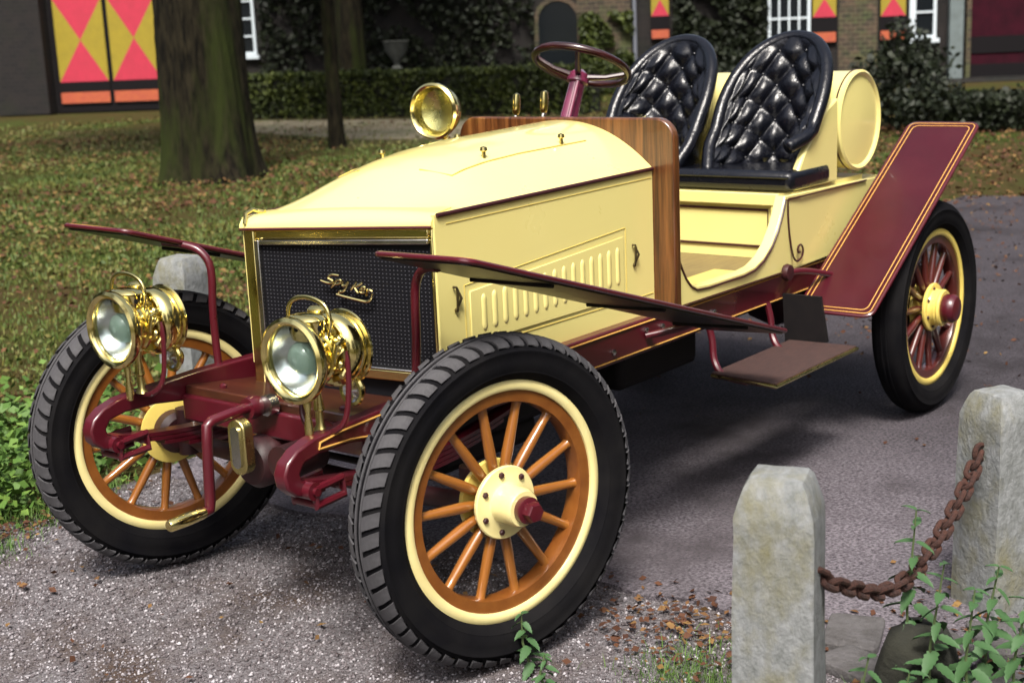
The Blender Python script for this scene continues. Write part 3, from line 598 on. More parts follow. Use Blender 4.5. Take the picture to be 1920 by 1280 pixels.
# front board (platform)
pb = MB(); pb.hexa([(-.16, -.372, .600), (.165, -.372, .640), (.165, .372, .640), (-.16, .372, .600), (-.16, -.372, .630), (.165, -.372, .672), (.165, .372, .672), (-.16, .372, .630)])
P_('front_board', pb, 'platform', bevel=.006)
for y in (-.25, .0, .25):
    nb_ = MB(); nb_.lathe([(.012, 0), (.012, .008), (.004, .013)], org=(.12, y, .668), n=8); P_('board_bolt', nb_, 'maroon')
# starting crank
ck = MB(); ck.tube([(.17, 0, .664), (.26, 0, .671), (.38, 0, .664), (.395, 0, .655), (.40, 0, .60), (.408, 0, .44), (.412, 0, .42), (.43, 0, .419)], .0155, 12); ck.lathe([(.03, 0), (.034, .02), (.03, .04)], org=(.21, 0, .668), ax=(1, 0, 0), n=14)
c_ = P_('starting_crank', ck, 'maroon')
hs_ = MB(); hs_.lathe([(.014, 0), (.017, .01), (.019, .06), (.017, .12), (.014, .125)], org=(.428, 0, .419), ax=(1, 0, -.02), n=16); hs_.build('handle_grip', M['brass'], c_)
cc = MB(); cc.lathe([(.03, 0), (.03, .03), (.0, .034)], org=(.18, .03, .67), ax=(1, 0, 0), n=10); P_('crank_bracket', cc, 'steel')
# brass oiler hanging behind the crank
ol = MB()
ol.prism([(.035 * math.cos(t), (.035 * math.sin(t) + (.045 if math.sin(t) > 0 else -.045))) for t in np.linspace(0, 2 * PI, 24, endpoint=False)], lambda a, b, t: (.28 + t, a + .02, .575 + b), 0, .035); lo = P_('brass_oiler', ol, 'brasspaint', bevel=.004)
iv = MB(); iv.prism([(.018 * math.cos(t), (.018 * math.sin(t) + (.042 if math.sin(t) > 0 else -.042))) for t in np.linspace(0, 2 * PI, 20, endpoint=False)], lambda a, b, t: (.315 + t, a + .02, .575 + b), 0, .005); iv.build('sight_glass', M['steel'], lo)
mo = MB(); mo.lathe([(.07, 0), (.075, .02), (.075, .10), (.06, .12)], org=(.12, -.02, .50), ax=(1, 0, 0), n=22); mo.lathe([(.05, 0), (.05, .14)], org=(.12, .13, .53), ax=(1, 0, 0), n=18); P_('crank_housing', mo, 'maroondark')

# ---- radiator
RO = Vector((-.052, -.305, 0)); RE = Vector((-.1437, .9896, 0)); RN = Vector((.9896, .1437, 0)); RW = .682
def rad(u, z, d=0): return RO + RE * u + RN * d + Vector((0, 0, z))
def ztop(u): return 1.112 + .029 * u / RW
ra = empty('radiator', parent=car)
def rbox(mb, u0, u1, z0, z1, d0, d1):
    f = lambda z, u: z(u) if callable(z) else z
    return mb.hexa([rad(u0, f(z0, u0), d0), rad(u1, f(z0, u1), d0), rad(u1, f(z0, u1), d1), rad(u0, f(z0, u0), d1), rad(u0, f(z1, u0), d0), rad(u1, f(z1, u1), d0), rad(u1, f(z1, u1), d1), rad(u0, f(z1, u0), d1)])
fm = MB(); rbox(fm, 0, .042, .630, lambda u: ztop(u), -.10, 0); rbox(fm, RW - .012, RW + .003, .640, lambda u: ztop(u), -.10, 0)
rbox(fm, .043, RW - .013, lambda u: ztop(u) - .030, lambda u: ztop(u) - .001, -.10, -.002); rbox(fm, .043, RW - .013, .688, .720, -.08, -.001); fm.build('frame', M['brass'], ra, bevel=.006)
fi = MB(); rbox(fi, .0425, .060, .645, lambda u: ztop(u) - .031, -.05, .004); rbox(fi, .061, RW - .014, lambda u: ztop(u) - .046, lambda u: ztop(u) - .031, -.05, .004); rbox(fi, .061, RW - .014, .7205, .726, -.05, .003); fi.build('inner_frame', M['steel'], ra, bevel=.003)
lt = MB(); rbox(lt, .061, RW - .014, .632, .687, -.08, -.03); lt.build('lower_tank', M['core'], ra)
co = MB(); rbox(co, .058, RW - .010, .70, lambda u: ztop(u) - .04, -.09, -.012); co.build('core', M['core'], ra)
ce = MB()
for i in range(46):
    for j in range(30):
        u = .068 + i * .01305; z = .733 + j * .01165
        if z < ztop(u) - .05:
            p = [rad(u - .0021, z - .0019, -.011), rad(u + .0021, z - .0019, -.011), rad(u + .0021, z + .0019, -.011), rad(u - .0021, z + .0019, -.011), rad(u, z, -.009)]
            ce.add(p, [(0, 1, 4), (1, 2, 4), (2, 3, 4), (3, 0, 4)])
o = ce.build('core_cells', M['cell'], ra); o['kind'] = 'stuff'
cap = MB(); rows = []
for i in range(25):
    u = -.004 + (RW + .008) * i / 24; zt = ztop(min(max(u, 0), RW)) ; cr = .012 * (1 - (2 * u / RW - 1) ** 2)
    rows.append([rad(u, zt + .001, -.10), rad(u, zt + .001, .006), rad(u, zt + .008, .010), rad(u, zt + .018, .008), rad(u, zt + .032 + cr * .5, -.004), rad(u, zt + .040 + cr, -.03), rad(u, zt + .046 + cr, -.10)])
cap.grid(rows); n0 = 7; cap.f += [tuple(range(7)), tuple(24 * 7 + k for k in range(7))]; cap.mi += [0, 0]; cap.build('top_tank', M['yellow'], ra)
tp = MB(); tp.tube([rad(-.003, ztop(0) + .003, .009), rad(RW + .003, ztop(RW) + .003, .009)], .0035, 6); tp.build('pinstripe', M['maroon'], ra)
hk = MB(); hk.tube([rad(.03, ztop(0) + .045, -.06), rad(.02, ztop(0) + .06, -.03), rad(.018, ztop(0) + .05, .0), rad(.02, ztop(0) + .02, .012)], .006, 6); hk.tube([rad(.05, ztop(0) + .05, -.05), rad(.0, ztop(0) + .056, -.05)], .007, 6); hk.build('bonnet_hook', M['brasspaint'], ra)
STR = [[(0.358, 0.993), (0.331, 0.994), (0.318, 0.984), (0.334, 0.976), (0.328, 0.969), (0.31, 0.97), (0.29, 0.975)], [(0.351, 0.982), (0.34, 0.968), (0.327, 0.956)], [(0.347, 0.977), (0.363, 0.98), (0.361, 0.972), (0.349, 0.967), (0.34, 0.968)], [(0.371, 0.976), (0.367, 0.965), (0.379, 0.965), (0.388, 0.975)], [(0.391, 0.976), (0.378, 0.955), (0.367, 0.946), (0.357, 0.946), (0.351, 0.939)], [(0.419, 0.976), (0.407, 0.963), (0.397, 0.952)], [(0.44, 0.976), (0.425, 0.967), (0.408, 0.96)], [(0.411, 0.962), (0.417, 0.952), (0.424, 0.944)], [(0.432, 0.952), (0.446, 0.957), (0.448, 0.963), (0.438, 0.962), (0.431, 0.951), (0.436, 0.946), (0.447, 0.948)], [(0.455, 0.959), (0.456, 0.951), (0.45, 0.938)], [(0.456, 0.951), (0.464, 0.956), (0.474, 0.952)], [(0.344, 0.937), (0.371, 0.932), (0.415, 0.925), (0.45, 0.921), (0.464, 0.927), (0.469, 0.935), (0.474, 0.946)]]
def smooth(pts, k=4):
    P = [Vector(p) for p in pts]; out = []
    for i in range(len(P) - 1):
        a, b, c, d = P[max(i - 1, 0)], P[i], P[i + 1], P[min(i + 2, len(P) - 1)]
        for j in range(k):
            t = j / k; out.append(.5 * ((2 * b) + (c - a) * t + (2 * a - 5 * b + 4 * c - d) * t * t + (3 * b - a - 3 * c + d) * t ** 3))
    return out + [P[-1]]
ltm = MB()
for s_ in STR:
    q = smooth([rad(u, z, .010) for u, z in s_]); ltm.tube(q, [.0030 + .0012 * math.sin(PI * i / (len(q) - 1)) for i in range(len(q))], 6)
for (u, z) in ((.352, .968), (.44, .955)): ltm.tube([rad(u, z, -.012), rad(u, z, .009)], .002, 5)
ltm.build('script_lettering', M['brass'], ra)

# ---- bonnet
bn = empty('bonnet', parent=car)
def hgt(t): return float(np.interp(t, [0, .08, .16, .24, .34, .5, 1], [.016, .062, .106, .132, .148, .157, .158]))
BF0, BF1, BR0, BR1 = Vector((-.115, -.308, 1.152)), Vector((-.215, .379, 1.178)), Vector((-1.275, -.38, 1.19)), Vector((-1.275, .38, 1.192))
def bon(t, v, lift=0):
    a = BF0.lerp(BF1, v); b = BR0.lerp(BR1, v); p = a.lerp(b, t); s = 2 * v - 1
    p.z += hgt(t) * (1 - abs(s) ** 2.2) + lift; return p
bt = MB(); bt.grid([[bon(t, v) for v in np.linspace(0, 1, 41)] for t in np.linspace(0, 1, 41)]); bt.build('bonnet_top', M['yellow'], bn, angle=60)
def stripe(path, w=.003, lift=.0006, m='gold', name='pinstripe', parent=bn):
    mb = MB(); mb.tube([bon(t, v, lift) for t, v in path], w, 5); return mb.build(name, M[m], parent)
pal = mat('pale_ochre_pinstripe', (.52, .40, .09), .5); M['pal'] = pal
stripe([(.17 + .01 * 0, .66)] + [(t, .80) for t in np.linspace(.19, .84, 16)], m='pal'); stripe([(t, .20) for t in np.linspace(.19, 1, 16)], m='pal'); stripe([(.19, .20), (.17, .34)], m='pal')
for (t, v) in ((.36, .77), (.72, .79), (.36, .22), (.72, .21)):
    c = bon(t, v); MB().lathe([(.006, 0), (.006, .018), (.012, .022), (.010, .032), (.0, .035)], org=c, n=12).build('bonnet_knob', M['brasspaint'], bn)
for sg in (1, -1):
    yF = .379 if sg > 0 else -.308; xF = -.152 if sg > 0 else -.055; zF = 1.176 if sg > 0 else 1.150
    m = MB(); y1 = sg * .38
    def sidept(q, z): return (xF + (-1.272 - xF) * q, yF + (y1 - yF) * q, z)
    th = -sg * .012
    top = lambda q: zF + (1.190 - zF) * q
    c = [sidept(0, .702), sidept(1, .690), sidept(1, top(1)), sidept(0, top(0))]
    m.hexa([c[0], c[1], (c[1][0], c[1][1] + th, c[1][2]), (c[0][0], c[0][1] + th, c[0][2]), c[3], c[2], (c[2][0], c[2][1] + th, c[2][2]), (c[3][0], c[3][1] + th, c[3][2])])
    sd_ = m.build('bonnet_side', M['yellow'], bn)
    o_ = sg * .004
    def SP(x, z, d=0):
        q = (x - xF) / (-1.272 - xF); p = sidept(q, z); return (p[0], p[1] + sg * d, p[2])
    hg = MB(); hg.tube([SP(-.16 if sg > 0 else -.07, top(0) - .001, .003), SP(-1.27, top(1) - .001, .003)], .0065, 8); hg.build('hinge', M['darkline'], sd_)
    ps = MB(); ps.tube([SP(-.20, top(.05) - .030, .0005), SP(-1.265, top(1) - .030, .0005)], .0016, 4); ps.tube([SP(-.265, .772, .0005), SP(-1.265, .765, .0005)], .002, 4); ps.tube([SP(-.265, .705, .0005), SP(-.265, .96, .0005), SP(-1.10, 1.012, .0005), SP(-1.10, .765, .0005)], .0018, 4); ps.build('panel_groove', M['pal'], sd_)
    lp = MB(); q = [(-.285, .785), (-1.082, .780), (-1.082, .985), (-.285, .940)]; lp.prism(q, lambda a, b, t: SP(a, b, t), .0005, .005); lp.build('louvre_panel', M['yellow'], sd_, bevel=.003)
    lv = None
    for k in range(15):
        x = -.345 - k * (.70 / 14); zb = .812 + .001 * k; zt = .925 + .0022 * k
        if lv is None:
            mm = MB(); rows = []
            L_ = .115; pr = [(-.0125, 0), (-.0095, .0035), (0, .0055), (.0095, .0035), (.0125, 0)]
            for zz, sc_ in ((0, .05), (.004, .55), (.012, .95), (.02, 1), (L_ - .02, 1), (L_ - .012, .95), (L_ - .004, .55), (L_, .05)):
                rows.append([(a * sc_, sg * (.004 + b * min(1, sc_ * 1.1)), zz) for a, b in pr])
            mm.grid(rows); lv = mm.build('louvre', M['yellow'], sd_); lo_ = lv
        else: lo_ = inst(lv, sd_)
        p = SP(x, zb, 0); lo_.location = p; lo_.scale = (1, 1, (zt - zb) / .115)
    for (x, z) in ((-.222, .93), (-1.145, .915)):
        la = MB(); la.tube([SP(x + .008, z + .034, .003), SP(x + .007, z + .034, .014), SP(x + .005, z + .026, .016), SP(x, z - .03, .009)], .0038, 8); la.tube([SP(x - .008, z + .026, .003), SP(x - .011, z, .016), SP(x - .008, z - .026, .003)], .0042, 8); la.lathe([(.006, 0), (.006, .006), (.0, .008)], org=SP(x, z - .034, .002), ax=(0, sg, 0), n=10); la.build('latch', M['brassdark'], sd_)

# ---- wooden dashboard board
db = MB(); rr = .075; zt, zb_ = 1.358, .712
out = [(-.466, zb_), (.466, zb_)] + [(.466 - rr + rr * math.cos(t), zt - rr + rr * math.sin(t)) for t in np.linspace(0, PI / 2, 9)] + [(-.466 + rr - rr * math.cos(t), zt - rr + rr * math.sin(t)) for t in np.linspace(PI / 2, 0, 9)]
db.prism(out, lambda a, b, t: (t, a, b), -1.312, -1.276); P_('dashboard', db, 'dash', bevel=.006)

# ---- body tub
bd = empty('body_tub', parent=car)
def cut(n=10):
    a = [(-1.3125, .905), (-1.335, .86), (-1.365, .815), (-1.40, .782), (-1.44, .764), (-1.52, .758), (-1.78, .758), (-1.86, .766), (-1.93, .79), (-1.99, .83), (-2.04, .885), (-2.075, .94), (-2.105, 1.0)]
    return [(v.x, v.y) for v in [Vector((p[0], p[1])) for p in a]]
cu = cut()
side = [(-1.3125, .706)] + cu + [(-2.9, .978), (-3.15, .960), (-3.19, .93), (-3.18, .80), (-3.10, .715), (-2.9, .703), (-2.06, .702)]
for sg in (1, -1):
    m = MB(); m.prism(side, lambda a, b, t: (a, t * (1 - max(0, -2.2 - a) * .10), b), sg * .405, sg * .45); s_ = m.build('side_panel', M['yellow'], bd, bevel=.004)
    y = sg * .4515
    ln = MB(); ln.tube([(a, y, b - .014) for a, b in cu], .0042, 5); ln.tube([(-1.315, y, .712), (-2.06, y, .708)], .003, 5); ln.build('cutout_pinstripe', M['darkline'], s_)
    l2 = MB(); sp_ = [(-2.122, .985), (-2.124, .93), (-2.130, .88), (-2.141, .83), (-2.155, .785), (-2.172, .752), (-2.195, .734), (-2.22, .735)]
    cx, cz = -2.222, .772; sp_ += [(cx - .002 + (.036 - .0042 * k) * math.cos(-PI / 2 - k * .62), cz + (.036 - .0042 * k) * math.sin(-PI / 2 - k * .62) ) if False else (cx - (.036 - .0028 * k) * math.sin(k * .62), cz - (.036 - .0028 * k) * math.cos(k * .62)) for k in range(1, 12)]
    l2.tube([(p.x, y, p.y) for p in smooth([Vector((a, b, 0)) for a, b in sp_], 3)], .0042, 5)
    l2.tube([(-2.13, y - sg * .001, .985), (-2.25, y - sg * .001, .982), (-2.9, y * .935, .972)], .004, 5); l2.build('scroll_pinstripe', M['darkline'], s_)
    sl_ = MB(); q = [(-1.44, .764), (-1.90, .772), (-1.90, .766), (-1.44, .758)]; sl_.box(-1.82, -1.48, min(sg * .30, sg * .40), max(sg * .30, sg * .40), .745, .752); sl_.build('sill_plate', M['ringyellow'], s_)
fl = MB(); fl.box(-2.15, -1.315, -.404, .404, .70, .742); fl.build('floor', M['floor'], bd)
sb = MB(); sb.box(-2.9, -2.152, -.404, .404, .743, 1.0); sb.build('seat_box', M['yellow'], bd)
rim_ = MB(); rim_.box(-2.151, -2.128, -.404, .404, .955, 1.003); rim_.box(-2.151, -2.132, .372, .404, .743, .954); rim_.box(-2.151, -2.132, -.404, -.372, .743, .954); rim_.build('seat_box_moulding', M['yellow'], bd, bevel=.004)
bl_ = MB(); bl_.tube([(-2.149, -.355, .79), (-2.149, .352, .79), (-2.149, .352, .935), (-2.149, -.355, .935), (-2.149, -.355, .79)], .0055, 5); bl_.build('panel_pinstripe', M['darkline'], bd)
hn_ = MB(); hn_.box(-1.345, -1.33, .3, .36, .93, .945); 
dk = MB(); dk.hexa([(-3.15, -.40, .955), (-2.2, -.43, .99), (-2.2, .43, .99), (-3.15, .40, .955), (-3.15, -.40, .968), (-2.2, -.43, 1.003), (-2.2, .43, 1.003), (-3.15, .40, .968)]); dk.build('rear_deck', M['yellow'], bd)
rp = MB(); rp.box(-3.19, -3.16, -.37, .37, .72, .955); rp.build('rear_panel', M['yellow'], bd)

# ---- fuel tank
tk = empty('fuel_tank', parent=car); TX, TZ, TR_ = -2.825, 1.232, .205
m = MB(); m.lathe([(.0, -.43), (TR_ - .012, -.43), (TR_, -.42), (TR_, .415)], org=(TX, 0, TZ), ax=(0, 1, 0), n=64, caps=False); m.build('drum', M['yellow'], tk)
m = MB(); m.lathe([(TR_ - .002, .405), (TR_ + .004, .408), (TR_ + .004, .424), (TR_ - .006, .430), (TR_ - .014, .426), (TR_ - .02, .418), (.10, .424), (.0, .426)], org=(TX, 0, TZ), ax=(0, 1, 0), n=64, caps=False); m.build('end_cap', M['yellow'], tk)
m = MB(); m.tube([(TX + (TR_ + .002) * math.cos(t), .404, TZ + (TR_ + .002) * math.sin(t)) for t in np.linspace(0, 2 * PI, 64, endpoint=False)], .0048, 6, True); m.build('pinstripe', M['darkline'], tk)
for y in (-.25, .25): m = MB(); m.box(TX - .12, TX + .12, y - .02, y + .02, 1.0, 1.06); m.build('cradle', M['yellow'], tk)
st = MB(); st.box(-2.62, -2.42, -.40, .40, 1.004, 1.05); P_('tank_support', st, 'yellow', bevel=.01)

# ---- seats
cs = MB(); cs.box(-2.52, -2.165, -.44, .445, 1.004, 1.085); P_('seat_cushion', cs, 'leather', bevel=.028)
pp = MB(); pp.tube([(-2.164, -.42, 1.062), (-2.164, .43, 1.062)], .006, 6); P_('cushion_piping', pp, 'leather')
def seat(yc, os_, dx=0):
    s_ = empty('seat', parent=car); NA, NB = 73, 57; PH = R_(104); RX = .235; RY = .195
    def top(a): return 1.585 - .36 * a * a
    def bot(a): q = min(1, max(0, (a * os_ - .25) / .5)); return 1.06 + .11 * q * q * (3 - 2 * q)
    def surf(a, b, off):
        ph = a * PH; w = .80 + .20 * min(1, b * 1.6) ; flat = math.sin(ph)
        # super-ellipse like tub: back flat, wings forward
        y = yc + (RY * w + off) * (flat if abs(ph) < PI / 2 else math.copysign(1 - .10 * (abs(ph) - PI / 2), flat)); fwd = (1 - math.cos(ph)) * RX * .92
        z = bot(a) + (top(a) - bot(a)) * b
        x = -2.555 + dx - off * math.cos(ph) + fwd - .085 * (b ** 1.2) + .05 * (1 - b) * abs(a)
        return Vector((x, y, z))
    rows = []; btn = []
    for i in range(NB):
        b = i / (NB - 1); row = []
        for j in range(NA):
            a = -1 + 2 * j / (NA - 1); U = a * 6.1; Vv = b * 7.4 + .25
            p_, q_ = (U + Vv) * .5, (U - Vv) * .5
            f = (abs(math.sin(PI * p_)) * abs(math.sin(PI * q_))) ** .5
            e = min(1, (1 - b) * 9, b * 14) * min(1, (1 - abs(a)) * 8)
            row.append(surf(a, b, .012 - .034 * f * e - .012 * (1 - e)))
        rows.append(row)
    m = MB(); m.grid(rows); m.build('tufted_back', M['leather'], s_, angle=180)
    m = MB(); m.grid([[surf(-1 + 2 * j / 40, i / 20, .048) for j in range(41)] for i in range(21)]); m.build('back_shell', M['leather'], s_, angle=180)
    rim = [surf(-1, b, .026) for b in np.linspace(0, 1, 10)] + [surf(a, 1, .026) for a in np.linspace(-1, 1, 50)][1:] + [surf(1, b, .026) for b in np.linspace(1, 0, 10)][1:]
    m = MB(); m.tube(rim, .027, 12); m.build('padded_rim', M['leather'], s_, angle=180)
    b0 = None
    for k in range(0, 9):
        for j in range(-6, 7):
            if (k + j) % 2: continue
            a = j / 6.1; b = (k - .25) / 7.4
            if not (.03 < b < .93 and abs(a) < .93): continue
            p = surf(a, b, .010)
            if b0 is None: b0 = MB().lathe([(.0, -.005), (.008, -.004), (.0095, 0), (.008, .004), (.0, .005)], n=10).build('button', M['leather'], s_); b0.location = p
            else: inst(b0, s_, Matrix.Translation(p))
    return s_
seat(.215, 1); seat(-.285, -1, .05)
# yellow tub sides under the near and far seats
for sg in (1, -1):
    m = MB(); out = [(-2.215, 1.004), (-2.60, 1.004), (-2.60, 1.34), (-2.50, 1.30), (-2.40, 1.22), (-2.30, 1.14), (-2.235, 1.06)]
    m.prism(out, lambda a, b, t: (a, t, b), sg * .40, sg * .432); P_('seat_side_panel', m, 'yellow', bevel=.008)

# ---- steering
sw = empty('steering_wheel', parent=car); sc0 = Vector((-1.70, -.2, 1.52)); sn = Vector((-math.sin(R_(26)), 0, math.cos(R_(26)))); s1 = Vector((math.cos(R_(26)), 0, math.sin(R_(26)))); s2 = Vector((0, 1, 0))
m = MB(); m.tube([sc0 + (s1 * math.cos(t) + s2 * math.sin(t)) * .182 for t in np.linspace(0, 2 * PI, 56, endpoint=False)], .0145, 12, True); m.build('rim', M['steer'], sw)
for k in range(4):
    t = k * PI / 2 + .5; d = s1 * math.cos(t) + s2 * math.sin(t); m = MB(); m.tube([sc0 - sn * .045 + d * .02, sc0 - sn * .03 + d * .10, sc0 + d * .178], [.013, .010, .010], 8); m.build('spoke', M['steer'], sw)
m = MB(); m.lathe([(.03, -.07), (.036, -.06), (.036, -.035), (.02, -.02), (.0, -.018)], org=sc0, ax=sn, n=24); m.build('hub', M['colm'], sw)
m = MB(); m.tube([sc0 - sn * .04, sc0 - sn * .30, sc0 - sn * .85], [.030, .036, .036], 18); m.lathe([(.036, -.075), (.042, -.07), (.042, -.055)], org=sc0, ax=sn, n=20); P_('steering_column', m, 'colm')
m = MB(); m.tube([sc0 - sn * .06 + Vector((.055, .04, 0)), sc0 - sn * .5 + Vector((.06, .04, 0))], .008, 8); P_('control_rod', m, 'colm')
for (x, y, z, dx) in ((-1.4, -.286, 1.436, .03), (-1.4, -.158, 1.445, .0)):
    l = empty('lever', parent=car); m = MB(); m.tube([(x + dx + .05, y, .75), (x + .01, y, z - .09), (x, y, z - .075)], [.012, .009, .009], 8); m.build('shaft', M['steel'], l)
    m = MB(); m.lathe([(.010, 0), (.015, .01), (.016, .05), (.013, .075), (.0, .082)], org=(x + .006, y, z - .08), ax=(-.1, 0, 1), n=14); m.build('grip', M['brass'], l)

# ---- lamps
def headlamp(yc, zc):
    h = empty('headlamp', (.405, yc, zc), parent=car)
    m = MB(); m.lathe([(.088, -.012), (.094, -.016), (.108, -.012), (.113, -.002), (.111, .010), (.102, .016), (.093, .012), (.088, .004)], ax=(1, 0, 0), n=56, closed=True); m.build('rim', M['brass'], h)
    m = MB(); m.lathe([(.090, -.006), (.082, -.025), (.066, -.045), (.045, -.058), (.02, -.064), (.0, -.065)], ax=(1, 0, 0), n=48, caps=False); m.build('reflector', M['silver'], h)
    m = MB(); m.lathe([(.0, -.052), (.025, -.05), (.043, -.042), (.045, -.032), (.038, -.014), (.022, -.003), (.0, .001)], ax=(1, 0, 0), n=36, caps=False); m.build('bullseye_lens', M['bull'], h)
    m = MB(); m.lathe([(.0, .0015), (.060, .0005), (.091, -.003), (.091, -.005), (.060, -.002), (.0, -.001)], ax=(1, 0, 0), n=48, caps=False); m.build('front_glass', M['glass'], h)
    m = MB(); m.lathe([(.106, -.008), (.100, -.03), (.086, -.05), (.074, -.062), (.072, -.085), (.078, -.09), (.078, -.10), (.066, -.105), (.064, -.15), (.0, -.15)], ax=(1, 0, 0), n=48, caps=False); m.build('lamp_body', M['brass'], h)
    m = MB(); m.lathe([(.045, -.148), (.082, -.150), (.094, -.162), (.099, -.185), (.096, -.21), (.088, -.228), (.090, -.236), (.099, -.240), (.101, -.247), (.096, -.252), (.08, -.25), (.05, -.262), (.0, -.266)], ax=(1, 0, 0), n=48, caps=False); m.build('rear_dome', M['brass'], h)
    ch = MB(); ch.lathe([(.046, .045), (.050, .058), (.052, .062), (.052, .094), (.056, .098), (.048, .106), (.030, .111), (.0, .113)], org=(-.075, 0, 0), n=32, caps=False)
    c = ch.build('chimney', M['brass'], h); hole = None
    for k in range(9):
        t = 2 * PI * k / 9
        if hole is None: hole = MB().lathe([(.0078, 0), (.0078, .0012), (.0, .0014)], org=(.0518, 0, .078), ax=(1, 0, 0), n=10).build('vent_hole', M['core'], c); hole.location = (-.075, 0, 0); hole.rotation_euler = (0, 0, t)
        else: inst(hole, c, Matrix.Translation((-.075, 0, 0)) @ Matrix.Rotation(t, 4, 'Z'))
    m = MB(); m.lathe([(.026, .126), (.028, .135), (.02, .142), (.0, .145)], org=(-.125, 0, -.02), n=18); m.tube([(-.13, -.062, .03), (-.10, -.070, .055), (-.15, -.05, .075), (-.12, .06, .06)], .009, 8); m.tube([(-.10, .072, .0), (-.12, .085, .02), (-.14, .078, -.03), (-.11, .082, -.05)], .008, 8); m.tube([(-.09, .075, -.01), (-.09, .088, .035), (-.13, .080, .045)], .007, 8)
    for z_ in (-.02, .02, .045): m.lathe([(.012, 0), (.012, .016), (.006, .022)], org=(-.115, .066, z_), ax=(0, 1, 0), n=10)
    m.build('burner_fittings', M['brasspaint'], h)
    m = MB(); m.tube([Vector(p) for p in smooth([(-.085, -.066, .055), (-.085, -.076, .100), (-.083, -.056, .138), (-.08, 0, .152), (-.083, .056, .138), (-.085, .076, .100), (-.085, .066, .055)], 5)], .0062, 10); m.build('carry_handle', M['brass'], h)
    sg = 1
    for s_ in (1, -1):
        m = MB(); m.tube([Vector(p) for p in smooth([(-.135, s_ * .082, .012), (-.135, s_ * .090, -.03), (-.130, s_ * .086, -.12), (-.115, s_ * .075, -.175), (-.10, s_ * .040, -.20), (-.10, 0, -.205)], 5)], .0085, 9); m.build('fork', M['maroon'], h)
    m = MB(); m.lathe([(.022, -.20), (.012, -.185), (.012, -.15), (.018, -.145), (.010, -.10), (.02, -.07)], org=(-.10, 0, 0), n=14); m.lathe([(.012, -.21), (.014, -.18), (.008, -.14), (.013, -.12), (.006, -.10)], org=(-.035, .01, .0), n=12); m.build('stem', M['brasspaint'], h)
    sl = MB(); sl.lathe([(.030, -.012), (.039, -.012), (.043, -.004), (.040, .005), (.032, .005)], org=(-.235, .022, -.115), ax=(1, 0, 0), n=32, closed=True); sl.lathe([(.034, -.01), (.03, -.03), (.018, -.045), (.0, -.048)], org=(-.235, .022, -.115), ax=(1, 0, 0), n=28, caps=False); sl.build('burner_cup', M['brass'], h)
    sl = MB(); sl.lathe([(.031, 0), (.022, -.010), (.010, -.006), (.0, .004)], org=(-.235, .022, -.115), ax=(1, 0, 0), n=28, caps=False); sl.build('cup_reflector', M['silver'], h)
    for o in h.children:
        if o.type == 'MESH' and o.name.split('.')[0] in ('lamp_body', 'rear_dome', 'burner_fittings', 'chimney', 'carry_handle', 'fork', 'stem', 'burner_cup', 'cup_reflector'): o.scale = (.74, 1, 1)
    return h
headlamp(.375, .882); headlamp(-.36, .888)
for sg in (1, -1): m = MB(); m.tube([(.305, sg * .36, .69), (.305, sg * .395, .672)], .016, 10); P_('lamp_bracket_foot', m, 'maroon')
sp = empty('spot_lamp', (-1.2, -.52, 1.383), rz=.12, parent=car)
m = MB(); m.lathe([(.085, -.012), (.094, -.016), (.104, -.008), (.104, .006), (.096, .014), (.088, .008), (.084, .0)], ax=(1, 0, 0), n=52, closed=True); m.build('rim', M['brass'], sp)
m = MB(); m.lathe([(.092, -.006), (.088, -.05), (.07, -.08), (.04, -.092), (.0, -.094)], ax=(1, 0, 0), n=44, caps=False); m.build('lamp_body', M['brass'], sp)
m = MB(); m.lathe([(.086, -.002), (.075, -.03), (.04, -.05), (.0, -.055)], ax=(1, 0, 0), n=44, caps=False); m.build('reflector', M['brasspaint'], sp)
m = MB(); m.lathe([(.0, .004), (.05, .003), (.087, .0), (.087, -.002), (.05, .001), (.0, .002)], ax=(1, 0, 0), n=44, caps=False); m.build('front_glass', M['glass'], sp)
m = MB(); m.lathe([(.014, -.19), (.018, -.16), (.014, -.13), (.022, -.12), (.014, -.095)], org=(-.03, .03, 0), n=14); m.tube([(-.03, .03, -.15), (-.06, .06, -.15), (-.095, .075, -.15)], .012, 8); m.build('bracket', M['brass'], sp)

